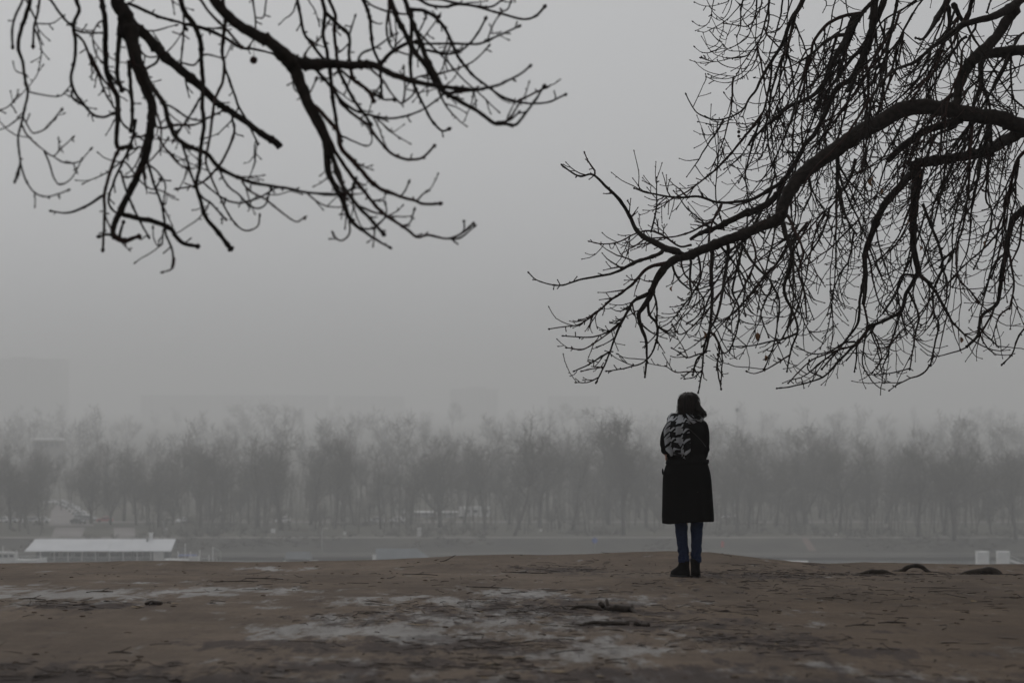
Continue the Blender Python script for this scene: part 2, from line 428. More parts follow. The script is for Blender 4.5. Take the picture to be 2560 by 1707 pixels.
    bp = n.nodes.new('ShaderNodeBump'); bp.inputs['Distance'].default_value = 0.012; bp.inputs['Strength'].default_value = 0.8
    hgt = math_('ADD', noise(16, 9, 0.7), math_('MULTIPLY', noise(70, 5, 0.7), 0.35))
    L.new(hgt, bp.inputs['Height']); L.new(bp.outputs[0], b.inputs['Normal'])
    return m
M['earth'] = ground_material()
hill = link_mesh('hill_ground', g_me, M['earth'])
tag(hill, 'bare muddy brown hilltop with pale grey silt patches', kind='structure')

def gz(x, d):
    return float(ground_height(np.array([x]), np.array([d]))[0])

def on_ground(px, py):
    """point of the hill top seen at a photo pixel (by marching along the sight line)"""
    prev = 8.0
    for d in np.arange(8.0, 32.0, 0.02):
        p = at(px, py, d)
        if p.z <= gz(p.x, d):
            return Vector((p.x, d, gz(p.x, d)))
    return at(px, py, 27.5)

# ------------------------------------------------------------------ river, far bank
M['water'] = material('river water', (0.035, 0.040, 0.040), (0.050, 0.055, 0.053), 0.02, 0.18, 0.05, 0.6, spec=0.5)
rv = MB(); rv.raw([(-2900, 90, 0), (2900, 90, 0), (2900, 524, 0), (-2900, 524, 0)], [(0, 1, 2, 3)])
tag(rv.build('river', M['water'], smooth=False), 'grey river below the hill', kind='structure')

PLAIN = 3.0
QUAY = 0.6
def strip(name, mat, prof, label):
    mb = MB(); xs = np.array([-2900, -900, -300, -150, -80, -40, 0, 40, 80, 150, 300, 900, 2900.])
    v = [(x, y, z) for (y, z) in prof for x in xs]; k = len(xs)
    q = [(i * k + j, i * k + j + 1, (i + 1) * k + j + 1, (i + 1) * k + j) for i in range(len(prof) - 1) for j in range(k - 1)]
    mb.raw(v, q)
    return tag(mb.build(name, mat, smooth=False), label, kind='structure')
strip('far_bank', M['bank'], [(514.5, -4), (514.5, QUAY - 0.01), (526, QUAY - 0.01), (530.6, QUAY + 0.1), (545, PLAIN - 0.12)], 'dull turf embankment across the river')
strip('far_ground', M['grass'], [(545, PLAIN - 0.12), (560, PLAIN), (900, PLAIN), (1500, PLAIN), (2500, PLAIN), (4200, PLAIN), (6350, PLAIN)], 'flat winter grassland of the far bank')
strip('lower_promenade', M['pavement'], [(526.6, QUAY + 0.02), (530.2, QUAY + 0.02)], 'pale lower path along the far water edge')
strip('upper_promenade', M['pavement'], [(545.2, PLAIN - 0.05), (548.6, PLAIN - 0.02)], 'pale upper path on top of the far embankment')
strip('far_road', M['asphalt'], [(612, PLAIN + 0.03), (619, PLAIN + 0.03)], 'road behind the front row of far trees')
def plain_at(px, py, z=PLAIN):
    d = (CAMZ - z) * FPX / (py - HORIZON)
    return Vector(((px - 1280) / FPX * d, d, z))
def patch(name, mat, pxs, z, label):
    mb = MB(); v = [plain_at(x, y, z) for x, y in pxs]
    mb.raw([tuple(p) for p in v], None, [(0, i, i + 1) for i in range(1, len(v) - 1)])
    return tag(mb.build(name, mat, smooth=False), label, kind='structure')
patch('parking_road', M['asphalt'], [(122, 1314), (236, 1314), (214, 1290), (186, 1270), (160, 1258), (146, 1258), (128, 1278)], PLAIN + 0.06, 'paved car park road receding between bare trees')
patch('boat_ramp', M['asphalt'], [(128, 1341), (205, 1341), (213, 1318), (138, 1318)], PLAIN + 0.05, 'pale paved ramp behind the boathouse')
patch('paved_court', M['asphalt'], [(286, 1341), (338, 1341), (337, 1318), (284, 1318)], PLAIN + 0.05, 'second pale paved court behind the boathouse')
rp = MB()
rp.raw([tuple(Vector(((px - 1280) / FPX * d, d, z))) for px, d, z in ((2022, 531.5, 0.90), (2042, 531.5, 0.90), (2020, 544.8, 2.92), (2003, 544.8, 2.92))], [(0, 1, 2, 3)])
tag(rp.build('red_path', M['brick_red'], smooth=False), 'short reddish path up the far embankment', kind='structure')
# ------------------------------------------------------------------ the two overhanging trees
# Limbs and branches follow the photograph; each lies at its own depth and carries grown twigs.
RG = {'A': (0, 0, 2.1777), 'B': (700, 0, 2.1777), 'C': (1300, 300, 2.2395), 'D': (1700, 0, 2.178), 'E': (1900, 300, 2.2394),
      'F': (1700, 0, 4.356), 'G': (2130, 0, 4.356), 'H': (1900, 360, 4.356), 'S': (0, 0, 1.0)}
def L_(reg, r, s):
    x0, y0, k = RG[reg]
    p = [tuple(float(a) for a in t.split(',')) for t in s.split()]
    return [(x0 + x / k, y0 + y / k) for x, y in p], [v / k for v in r]

LEFT = [
 # limbs over the frame, from the trunk that stands outside it
 L_('S', (60, 44, 34, 24, 16), '-1600,-180 -1350,-420 -1000,-560 -600,-560 -150,-480 250,-400 700,-330 1150,-260 1500,-160'),
 L_('S', (34, 28, 22), '-1000,-560 -500,-380 -100,-300 180,-220 300,-120 330,-40'),
 L_('A', (34, 34, 38, 36, 24, 20, 17, 14), '700,-150 640,0 680,80 715,200 745,350 790,480 825,570 825,650 815,740 790,860 740,980 690,1080 640,1180 615,1250 622,1300'),
 L_('A', (26, 26, 24, 21, 17, 15, 19), '640,20 720,130 800,200 880,290 980,380 1080,460 1170,550 1260,610 1360,680 1440,740 1500,775 1524,800'),
 L_('A', (24, 25, 26, 32), '1170,0 1220,70 1300,140 1390,190 1480,240 1560,310 1590,345'),
 L_('B', (36, 28, 20, 17, 13, 10, 7, 5), '0,290 60,335 130,350 250,350 380,355 500,355 600,400 720,440 860,470 1000,485 1070,490 1150,475 1220,450 1300,410 1352,370'),
 L_('B', (34, 30, 26, 20, 15, 12, 8, 5), '40,330 90,400 120,480 160,580 210,680 250,770 255,870 270,960 310,1030 345,1100 380,1190 430,1240 500,1290 588,1342'),
 L_('A', (12, 12, 9, 6, 5), '165,0 150,60 115,165 98,255 125,340 135,430 150,500 138,580 122,650 100,740 105,830 110,890 85,975'),
 L_('A', (5, 4, 4), '110,890 140,980 180,1040 245,1072 320,1055 362,1040'),
 L_('A', (5, 4, 3), '118,680 150,740 240,820 290,850 330,810 388,758'),
 L_('A', (5, 4, 3), '240,820 265,880 290,960 325,1005 390,970 440,880'),
 L_('A', (4, 4, 3), '290,855 350,885 430,880 487,820'),
 L_('A', (4, 4, 3), '125,640 165,710 190,725 250,700 290,658'),
 L_('A', (4, 4, 3), '150,490 190,510 320,525 378,475'),
 L_('A', (8, 6, 6), '125,0 85,90 65,170 68,245'), L_('A', (7, 6, 6), '215,0 205,80 185,150 180,245'), L_('A', (4, 3), '190,130 280,130 335,95'),
 L_('A', (3, 3), '70,335 85,385 120,400'), L_('A', (4, 3), '-90,620 0,600 45,580 88,530'),
 L_('A', (11, 9, 9, 8, 6), '415,0 430,55 400,140 410,220 405,330 385,420 400,490 440,550 500,620 560,640 605,625'),
 L_('A', (6, 5, 5), '385,490 400,540 460,580 500,620'), L_('A', (7, 6, 5), '410,180 460,240 490,320 540,420 580,520 630,600'),
 L_('A', (8, 7, 5), '275,0 330,80 410,160 470,180 555,180'),
 L_('A', (14, 14, 13, 12), '555,0 570,100 575,250 580,380 610,470 640,540 640,650 635,780 650,806 700,800'),
 L_('A', (8, 8, 7, 6), '650,810 610,900 570,1050 570,1150 560,1350'), L_('A', (7, 6, 4), '560,1060 500,1105 420,1145 360,1160 290,1152'),
 L_('A', (16, 14, 12, 11, 9, 12), '985,0 1000,60 1060,140 1090,230 1095,330 1105,450 1100,560 1110,680 1095,800 1085,920 1070,1010 1090,1090 1120,1180 1190,1270 1250,1345'),
 L_('A', (9, 8, 8, 7, 5, 4), '1215,0 1225,120 1210,280 1220,350 1210,450 1170,540 1155,640 1140,760 1120,870 1140,940 1200,1080 1260,1190 1330,1255 1400,1235 1412,1185'),
 L_('A', (13, 12, 10, 9, 7, 6), '730,240 800,430 890,560 920,670 970,760 1060,810 1130,840 1190,910 1280,960 1400,1000 1560,1025 1655,1045 1760,1055 1860,1055 1920,1020 1935,985'),
 L_('A', (5, 5, 4), '1190,920 1240,1010 1300,1060 1380,1130 1440,1120 1470,1040'), L_('A', (6, 5, 4), '1310,980 1360,1040 1450,1090 1540,1160 1610,1208 1650,1190'),
 L_('A', (5, 5, 4), '1100,990 1200,1070 1290,1105 1400,1080 1500,1025'), L_('A', (6, 5, 4), '1090,530 1040,620 960,730'), L_('A', (6, 6, 4), '1260,640 1275,720 1230,840 1180,920 1090,1000 970,1028'),
 L_('A', (8, 7, 6), '700,20 770,50 870,95 985,125 1010,150'), L_('A', (8, 8, 7, 5), '1010,130 1120,160 1220,205 1310,260 1390,270 1490,295'), L_('A', (8, 7, 6), '1090,0 1150,80 1230,160 1310,250'),
 L_('A', (6, 6, 5), '1000,70 1000,180 985,340'), L_('A', (7, 6, 6, 5), '800,870 840,1010 880,1110 895,1200 905,1280 940,1370 940,1440'), L_('A', (5, 4), '955,1395 938,1460 895,1478'),
 L_('A', (6, 6, 5), '655,930 690,1040 730,1140 770,1220 803,1280'), L_('A', (7, 6, 5), '740,650 720,760 680,860 640,940 610,1020 590,1090 610,1140 640,1165'),
 L_('A', (6, 5, 5), '860,740 900,810 970,890 1030,930 1060,1010'), L_('A', (7, 6, 5), '990,780 1020,880 1045,960 1090,1060 1150,1110 1225,1190'), L_('A', (5, 5, 4), '860,560 930,580 1020,640 1090,655 1180,620'),
 L_('A', (6, 5, 4), '850,690 880,700 960,680 1060,680 1140,640 1200,610'), L_('A', (6, 5, 5), '640,550 660,660 720,720 790,770'), L_('A', (7, 6, 6), '580,380 640,460 700,500 720,560'), L_('A', (6, 6), '490,290 560,430 620,490'),
 L_('A', (14, 12, 10), '660,60 650,200 640,300 640,420 660,480'), L_('A', (10, 9, 8), '700,330 710,450 720,600 715,700'), L_('A', (6, 5, 4), '1375,0 1390,100 1390,190 1360,250'), L_('A', (4, 4), '1390,95 1435,95 1450,0'),
 L_('A', (6, 6, 5), '1220,360 1260,470 1300,580 1340,650 1400,775'), L_('A', (5, 4, 4), '550,110 520,150 505,200 520,290 545,330'), L_('A', (5, 4), '1000,345 1060,355 1110,300 1200,315'),
 L_('A', (12, 12, 11, 9), '660,1165 680,1172 760,1190 850,1210 935,1250 950,1280 1000,1325 1065,1338'), L_('A', (14, 12, 9), '622,1290 680,1310 745,1290'), L_('A', (8, 7, 6), '620,1290 590,1275 550,1285'), L_('A', (8, 6), '650,1290 660,1250 668,1220'),
 L_('A', (7, 6), '870,300 850,345 800,372'), L_('A', (5, 4, 3), '720,820 760,800 700,850'), L_('A', (5, 4, 4), '820,900 870,950 900,1010 890,1100'), L_('A', (5, 4, 4), '650,960 720,960 790,900 860,830 910,760'),
 L_('A', (5, 4, 4), '690,890 760,980 820,1030 850,1020 870,980'), L_('A', (4, 4, 3), '890,1240 880,1330 855,1335 835,1290 832,1250'), L_('A', (5, 4, 3), '735,240 800,310 880,300 940,255 985,190'), L_('A', (4, 4, 3), '780,170 860,165 950,140'),
 # second group of limbs (further right)
 L_('B', (12, 11, 9, 8), '255,770 290,860 310,940 340,1010 390,1080 440,1140 500,1200 555,1265'),
 L_('B', (10, 9, 9, 8, 7, 6, 5), '210,620 260,740 310,840 370,930 440,1020 540,1140 600,1190 680,1240 745,1290 800,1278 860,1290 920,1300 990,1270 1048,1222'),
 L_('B', (6, 5, 4), '920,1300 980,1295 1050,1240'), L_('B', (4, 4), '980,1275 1003,1250 1003,1215'),
 L_('B', (10, 10, 12, 11, 8, 7), '180,570 250,640 310,710 330,800 400,880 470,960 530,1020 600,1050 680,1080 740,1095 790,1112 862,1108'),
 L_('B', (9, 9, 8), '265,340 280,460 290,560 310,680 330,760'),
 L_('B', (8, 7, 6, 5, 5), '185,370 250,440 310,520 360,570 430,610 500,630 600,645 700,630 790,590 860,540 895,512'),
 L_('B', (8, 7, 7, 7, 6), '290,480 340,570 420,640 480,680 520,740 570,800 620,845 710,870 780,855 835,800'), L_('B', (8, 8, 7), '310,370 350,450 400,540 450,610 490,670'),
 L_('B', (7, 6, 5), '330,380 400,440 490,500 560,540 615,545'), L_('B', (8, 8, 9), '385,380 400,430 450,470 490,510 505,540'),
 L_('B', (9, 8, 8), '95,0 110,80 130,180 180,250 250,340'), L_('B', (12, 10, 9), '230,0 245,80 235,180 255,280 265,350'), L_('B', (10, 9, 8), '265,0 300,80 295,180 305,270 315,350'),
 L_('B', (9, 8, 8), '250,70 320,140 375,200 375,300 390,360'), L_('B', (10, 9, 8, 6), '455,0 485,80 495,180 510,270 540,350 550,430 555,520'),
 L_('B', (16, 14, 13, 11), '600,0 640,100 690,200 730,280 780,340 830,420 880,490 910,515'), L_('B', (14, 12, 11), '680,0 705,80 740,170 770,240 800,320 850,410 900,510'),
 L_('B', (9, 8, 7, 6, 5, 5), '700,50 800,65 880,130 930,220 970,310 1030,390 1100,450 1200,520 1290,555 1380,565 1470,555 1545,520'), L_('B', (5, 5), '1290,552 1360,520 1440,480'),
 L_('B', (10, 9, 9, 8, 6, 6), '910,515 990,560 1060,595 1120,640 1170,675 1230,675 1285,678 1350,600 1400,530 1432,480'), L_('B', (6, 5), '1170,668 1250,655 1295,620'), L_('B', (9, 7), '910,515 960,500 1060,490'),
 L_('B', (9, 8, 7, 6), '715,60 715,180 710,300 715,420 745,500 790,590 820,650 880,712 910,708'), L_('B', (6, 6, 5), '760,240 850,240 950,238 1080,240 1180,200 1290,150'), L_('B', (4, 4), '1130,215 1160,140 1190,90'),
 L_('B', (7, 6, 6), '790,270 900,295 980,280 1040,230 1090,160 1115,110'), L_('B', (10, 9, 9), '540,360 590,300 640,265 700,235 730,230'), L_('B', (5, 5, 4), '720,430 800,410 900,395 990,365 1060,330 1130,260'),
 L_('B', (7, 7, 7, 6, 6), '760,0 820,30 900,40 970,25 1080,40 1200,75 1320,105 1390,90 1435,45'), L_('B', (8, 7, 5), '880,0 1000,25 1070,35 1150,40 1210,0'), L_('B', (5, 4), '1260,0 1240,50 1200,70'),
 L_('B', (6, 5, 4), '420,340 450,290 520,260 590,210 625,190'), L_('B', (6, 5, 5), '590,50 580,150 590,220 620,270 700,300'), L_('B', (6, 5, 5, 4), '490,370 560,440 600,500 660,565 680,500 675,380'),
 L_('B', (5, 4, 3), '340,740 400,770 480,795 500,740 450,660'), L_('B', (5, 4), '660,565 720,520 735,450'), L_('B', (5, 5, 4), '375,1190 378,1270 340,1310 310,1300 293,1278'), L_('B', (5, 4, 4), '430,1240 500,1245 550,1210 578,1160 575,1120'),
 L_('B', (5, 4), '70,400 75,480 110,510'), L_('B', (4, 4), '160,515 180,470 195,440'), L_('B', (4, 4), '665,1225 705,1215 728,1150'), L_('B', (5, 4), '655,1070 680,1040 697,1000'), L_('B', (5, 4), '750,1090 770,1065 790,1050'),
 L_('B', (5, 5), '460,0 500,30 560,55 640,75 700,80'), L_('B', (5, 4, 4), '290,300 330,280 365,250'), L_('B', (5, 4, 4), '130,310 160,260 210,220 260,130'), L_('B', (5, 5, 4), '375,200 390,150 405,100'), L_('B', (5, 4, 4), '740,200 770,150 790,110'), L_('B', (5, 4, 4), '770,230 810,170 860,100'),
]
RIGHT = [
 L_('S', (60, 52, 46, 38, 28, 20), '3300,-60 3100,-330 2850,-420 2600,-380 2350,-260 2150,-200 1980,-150 1850,-90'),
 L_('D', (110, 84, 66, 60, 52, 48, 44, 42, 42, 44, 44, 38, 31, 26, 24), '3480,1000 2900,860 2300,760 1873,690 1750,650 1620,630 1500,605 1400,590 1300,580 1200,600 1100,660 1000,710 900,780 800,850 700,920 630,990 590,1060 560,1130 540,1190 450,1230 350,1270 250,1310 150,1350 50,1390 0,1398'),
 L_('C', (22, 17, 12, 10, 8, 6, 4), '900,745 820,720 760,690 690,650 650,610 620,550 580,480 540,430 490,380 440,330 400,305 340,315 290,295 240,255'), L_('C', (6, 5, 4), '430,300 380,230 362,185'),
 L_('C', (12, 10, 8, 7, 5, 4), '805,735 740,765 660,790 600,820 530,855 430,875 330,895 240,925 150,915 90,895 52,858'),
 L_('C', (24, 22, 18, 15, 12, 9, 6, 4), '896,765 850,790 800,840 760,900 735,960 715,1010 680,1060 665,1090 680,1170 705,1230 710,1320 700,1435'),
 L_('C', (12, 10, 8, 7, 5, 4), '830,800 740,820 690,850 640,910 580,960 520,1000 450,1060 400,1100 340,1140 270,1155 170,1168'),
 L_('C', (10, 9, 8, 6, 5), '735,960 640,1010 610,1060 570,1130 540,1200 510,1280 480,1360 440,1440 428,1465'), L_('C', (5, 4), '440,1440 380,1468 318,1468'),
 L_('C', (6, 5, 5, 4), '600,1080 540,1160 470,1210 400,1260 340,1285 265,1275'), L_('C', (5, 5, 4), '560,1130 500,1180 430,1210 340,1215 245,1208'), L_('C', (6, 5, 4), '500,1300 430,1340 370,1375 308,1403'), L_('C', (5, 4), '480,1380 420,1390 350,1405'),
 L_('C', (9, 8, 6, 5, 4), '715,1010 725,1090 760,1130 770,1200 745,1290 700,1350 640,1375 560,1395 490,1405'), L_('C', (7, 6, 5), '745,960 765,1030 765,1120 770,1240'),
 L_('D', (24, 20, 17, 14, 12, 13), '1060,0 1040,200 980,350 930,430 850,490 800,600 740,720 680,790 620,900 560,990 540,1010'),
 L_('C', (13, 11, 9, 8, 7, 5), '1500,310 1450,360 1380,400 1310,440 1200,460 1100,460 1000,430 880,435 780,420 700,405 645,385'),
 L_('C', (18, 18, 19, 17, 13, 9), '1480,330 1440,420 1350,490 1250,530 1150,580 1080,610 1000,640 955,668'), L_('C', (7, 6, 5, 4), '1100,570 1050,580 970,620 880,650 780,660 690,660'),
 L_('C', (5, 4, 4, 3), '1145,620 1110,500 1095,400 1110,200 1105,20'), L_('C', (6, 5, 5, 4), '1130,610 1060,600 1000,550 930,490 890,430'), L_('C', (7, 6, 5, 4), '960,700 900,710 850,680 790,640 720,620 640,640 560,680 470,695 390,680'), L_('C', (6, 5, 4), '730,640 760,520 765,440 765,330'),
 L_('C', (16, 13, 11, 10, 8, 7, 5), '1470,570 1490,650 1520,740 1500,850 1480,960 1530,1080 1555,1180 1520,1280 1495,1400'), L_('C', (9, 8, 7, 6), '1500,540 1540,620 1585,740 1560,850 1590,950 1605,1100'),
 L_('C', (9, 8, 6, 5), '1240,690 1290,780 1350,850 1410,920 1370,1020 1350,1090 1390,1210'), L_('C', (7, 6, 5, 5), '1410,920 1450,1010 1440,1150 1420,1260 1370,1390'), L_('C', (6, 5, 4), '1520,1310 1440,1360 1370,1400 1310,1420 1275,1410'),
 L_('C', (11, 10, 8, 7, 5), '1170,700 1150,850 1130,980 1100,1100 1060,1180 1030,1280 1020,1400 1000,1520'), L_('C', (13, 12, 10, 8, 6), '1080,730 1070,850 1075,960 1070,1080 1060,1190 1040,1290 990,1340 970,1420'),
 L_('C', (7, 6, 5), '1080,1190 1115,1270 1105,1380 1125,1500'), L_('C', (6, 5, 5), '1090,1200 1130,1300 1125,1470'), L_('C', (5, 5, 4), '1060,1300 1000,1310 940,1330 890,1300 855,1280'), L_('C', (5, 5, 4), '1010,1410 930,1410 870,1410 820,1380'), L_('C', (5, 4), '1015,1400 975,1440 930,1448'),
 L_('C', (8, 7, 6, 5), '1250,700 1210,850 1190,960 1225,1050 1215,1180 1170,1290 1110,1310'), L_('C', (7, 6, 5), '1290,650 1320,760 1280,880 1220,1000 1180,1090 1150,1150 1170,1175'),
 L_('C', (8, 7, 5), '960,780 950,900 960,970 940,1030'), L_('C', (7, 6, 5, 4), '1000,760 1010,880 960,980 900,1060 840,1130 780,1165'), L_('C', (6, 6, 5, 4), '900,780 920,860 980,930 1030,1020 990,1100 940,1140'), L_('C', (7, 6, 5), '850,800 880,880 960,950 1060,930'),
 L_('C', (7, 6, 5), '1120,700 1190,790 1260,900 1250,1020 1262,1090'), L_('C', (6, 6, 5), '1200,680 1230,800 1160,900 1100,1000 1010,1110 940,1180 890,1200 855,1150'),
 # region E: lower right
 L_('E', (44, 38, 34, 30, 27, 26), '1700,-40 1478,60 1380,110 1300,160 1200,190 1100,210 1000,230 900,240 860,230'),
 L_('E', (30, 27, 24, 21, 18, 16), '860,225 875,300 870,400 860,550 860,700 880,820 885,860'), L_('E', (13, 12, 10, 8, 6, 5), '885,860 820,970 790,1070 700,1120 620,1160 540,1250 450,1340 350,1440 180,1490 100,1500'),
 L_('E', (13, 11, 10, 8), '885,860 960,930 1010,1010 1070,1120 1088,1142'), L_('E', (8, 7, 5), '870,870 800,870 770,950 790,1080'), L_('E', (8, 7, 6, 5), '830,960 870,1040 890,1110 870,1200 840,1390'), L_('E', (7, 6, 5), '790,1080 820,1190'),
 L_('E', (9, 9, 8, 7, 6), '910,470 960,600 1010,730 1020,830 970,960 975,1080 1000,1150 970,1290 955,1370'), L_('E', (6, 5, 4), '955,1365 910,1420 830,1450 770,1480 728,1510'), L_('E', (5, 4), '840,1390 740,1415 650,1425'), L_('E', (7, 6, 5), '1020,830 1045,900 1040,1020 1000,1100'),
 L_('E', (9, 8, 7, 6), '1190,30 1175,200 1165,400 1135,600 1100,720 1110,880 1180,960 1220,1020'), L_('E', (8, 7), '1100,715 1030,780 1010,820'), L_('E', (8, 7, 6, 5), '1290,50 1280,250 1265,440 1295,500 1290,600 1250,720 1200,830'),
 L_('E', (12, 10, 9, 8), '1560,120 1478,180 1430,250 1400,380 1370,460 1370,600 1390,640'), L_('E', (22, 18, 15, 12, 9, 6), '1600,440 1478,500 1420,560 1390,650 1375,760 1350,880 1330,1020 1240,1100 1220,1200 1160,1265'),
 L_('E', (8, 7, 6), '1360,750 1300,830 1270,930 1250,970'), L_('E', (8, 7, 6), '1385,700 1415,860 1420,950 1400,1050'), L_('E', (6, 5), '1220,1150 1260,1200 1330,1265'), L_('E', (7, 6, 5), '1570,1080 1478,1170 1440,1230 1410,1310 1358,1365'), L_('E', (6, 5, 4), '1400,1050 1340,1100 1300,1222'),
 L_('E', (24, 20, 17, 14, 11), '850,300 760,400 680,500 640,600 610,680 590,750 590,900 580,1030'), L_('E', (9, 8, 6), '590,850 560,1000 550,1130 490,1220 410,1320 350,1390'), L_('E', (7, 6, 5), '580,1030 600,1160 540,1250 400,1300 280,1350 160,1470'), L_('E', (6, 5, 4), '540,1240 470,1250 400,1290 300,1310 210,1270'),
 L_('E', (6, 5), '350,1440 270,1400 275,1350'), L_('E', (6, 5, 4), '620,1160 660,1250 680,1330 655,1388'), L_('E', (6, 5), '540,1250 540,1330 530,1405'),
 # region G / F / H: upper right
 L_('G', (75, 68, 58, 50, 42, 30, 18, 14, 12), '2100,-160 1873,-20 1760,60 1640,140 1500,190 1350,230 1220,270 1120,340 1000,430 880,510 780,600 680,680 580,720 480,760 390,830 320,900 260,990 210,1100 190,1300'),
 L_('G', (50, 44, 38, 30, 10), '1080,-120 1040,0 1010,80 940,180 880,290 820,380 760,430 700,420'), L_('G', (32, 30), '1100,50 1170,170 1220,250'), L_('G', (28, 26), '1060,60 1060,250 1050,400'), L_('G', (26, 24), '1340,-120 1310,0 1280,120 1250,220'), L_('G', (13, 12), '1540,-100 1510,0 1470,130'),
 L_('G', (62, 60, 60, 54), '2400,560 1873,550 1700,560 1560,580 1450,590'), L_('G', (52, 56, 60, 62, 52, 42), '1790,100 1680,240 1590,380 1480,500 1360,600 1260,720 1200,840 1160,960 1140,1100 1120,1200'),
 L_('G', (38, 30, 24, 20, 17), '1440,600 1410,680 1400,800 1400,950 1350,1080 1310,1250 1300,1560'), L_('G', (20, 16, 13), '1410,900 1480,1080 1510,1250 1520,1560'), L_('G', (30, 30), '1170,1000 1060,1060 980,1120'), L_('G', (12, 11), '1400,860 1280,960 1200,1040'),
 L_('G', (14, 12, 11), '800,-60 770,0 680,120 600,260 510,440 480,580 480,700'), L_('G', (40, 38, 34, 30, 26), '380,-60 350,0 280,180 200,350 140,550 60,750 10,900 -60,1000'), L_('G', (28, 24, 20), '290,-60 250,0 130,120 50,240 -20,330'), L_('G', (16, 14, 13), '730,-40 700,0 560,100 440,160 330,240 260,330'), L_('G', (24, 20, 17), '500,-40 480,80 460,200 400,420 380,600 370,820'),
 L_('G', (45, 42, 40, 38, 30), '1200,1300 1000,1360 860,1400 740,1460 640,1540 500,1640 380,1760'), L_('G', (20, 18, 16), '1160,1370 960,1450 850,1530 760,1640'), L_('G', (14, 12, 9), '990,540 900,760 780,900 650,1080'), L_('G', (16, 14, 10), '1250,400 1190,440 1090,570 960,700 850,830 720,940 560,1100'), L_('G', (14, 10), '1360,290 1280,410 1200,550 1190,680'),
 L_('G', (14, 12), '1990,290 1870,360 1700,470'), L_('G', (9, 8, 6), '1930,500 1840,640 1800,820 1700,860 1620,910 1520,900 1450,870'), L_('G', (13, 10, 8), '2000,1230 1870,1170 1790,1110 1745,1045'), L_('G', (6, 5), '1745,1250 1735,1190 1680,1150 1620,1110 1605,1070'),
 L_('F', (32, 28, 22, 18, 14, 10, 8, 6), '1340,0 1290,100 1220,200 1170,320 1130,450 1060,570 990,680 920,800 870,890 825,990 750,1080 700,1180 620,1240 500,1290 390,1305 280,1280 180,1225 120,1140 70,1035'),
 L_('F', (15, 13, 12), '1000,690 990,830 960,1000 930,1150 880,1290 800,1500 760,1568'), L_('F', (22, 20, 17, 12, 9), '1990,150 1873,160 1780,180 1680,220 1580,290 1500,390 1440,500 1430,600 1380,760 1350,950 1310,1080 1250,1300 1220,1560'), L_('F', (24, 20, 14), '1840,380 1700,395 1590,450 1500,530 1420,600 1310,670'),
 L_('F', (38, 32, 26, 20, 15, 11), '1900,180 1800,430 1720,580 1640,740 1580,880 1480,1010 1380,1080 1260,1130 1160,1190 1000,1320 900,1400 800,1520'), L_('F', (10, 9, 8), '1790,475 1680,490 1590,570 1530,680 1490,800 1430,950'), L_('F', (22, 20, 16), '1960,560 1870,640 1780,760 1700,880 1600,990 1540,1090'),
 L_('F', (18, 15, 11, 8, 6, 5), '980,-40 960,120 930,230 900,330 870,430 820,560 760,680 710,760 640,820 520,860 420,855 320,815'), L_('F', (8, 7, 6, 5), '840,500 830,640 760,770 650,860 520,905 400,890 290,840'), L_('F', (14, 11, 8), '690,-20 660,130 660,290 625,390'), L_('F', (8, 7, 6, 5), '680,30 560,170 480,240 400,290 320,330 270,355 205,345'),
 L_('F', (8, 7, 6, 5), '375,-20 350,100 330,210 280,280 210,285 150,245'), L_('F', (6, 6, 5), '320,335 400,430 460,480 400,540 310,580 220,565 165,520'), L_('F', (9, 8, 6, 5), '860,450 740,600 620,625 500,650 390,675 300,660 235,635'), L_('F', (6, 6), '430,690 520,730 620,745 700,750'), L_('F', (7, 6, 5), '820,540 720,560 640,560 540,555 480,500'),
 L_('F', (8, 7, 5), '570,-20 550,80 500,180 430,225 350,180'), L_('F', (9, 8, 6, 5), '1310,680 1150,740 1000,715 860,680 750,650'), L_('F', (7, 6, 5), '1150,750 1050,830 930,860 820,850'), L_('F', (7, 7, 6), '1140,500 1130,680 1160,850 1190,940'), L_('F', (10, 12, 13), '1400,520 1330,630 1280,760 1190,930 1110,1060 1050,1180 1000,1320'),
 L_('F', (7, 6, 5), '700,1190 600,1130 520,1070 485,1020'), L_('F', (7, 6, 5), '870,1330 700,1350 560,1340 440,1360 300,1350'), L_('F', (8, 7, 6), '1100,1080 950,1120 820,1130 740,1110'), L_('F', (6, 5), '580,1290 460,1340 370,1385 300,1350 200,1330'), L_('F', (7, 6, 5), '540,-20 520,20 430,50 350,70 250,65 165,30'),
 L_('F', (10, 9, 7), '900,-30 870,100 800,230 720,290 640,280 560,270 490,260'), L_('F', (12, 10, 8, 6), '840,-40 830,120 790,260 740,400 640,480 560,520'), L_('F', (14, 12, 10, 8), '1120,-30 1100,150 1060,300 1020,430 960,640 930,700'), L_('F', (12, 10, 8), '1240,-40 1200,60 1130,250 1060,330 960,360'), L_('F', (11, 9, 8), '1700,-30 1660,120 1640,260 1590,450 1560,640'), L_('F', (10, 9, 7), '1800,-30 1820,120 1870,260 1850,420'),
 L_('H', (26, 22, 18, 13), '840,140 850,280 840,400 860,480 890,620 920,740 980,880 1040,970'), L_('H', (22, 18, 14, 9, 6, 5), '1040,160 1000,330 930,470 860,560 800,650 720,720 640,790 520,850 380,880 330,880'), L_('H', (10, 9, 7), '520,330 560,490 520,620 460,740 430,860 400,930 340,1000'),
 L_('H', (12, 10, 8, 7, 5), '1070,830 1000,900 920,980 830,1070 760,1140 640,1220 560,1290 450,1350 330,1370 200,1330 100,1280 0,1230'), L_('H', (9, 7, 6), '780,1120 720,1040 670,960 645,880'), L_('H', (8, 7, 6), '1000,740 900,800 760,780 680,760'), L_('H', (8, 7, 6), '960,880 860,910 760,890 650,860'),
]
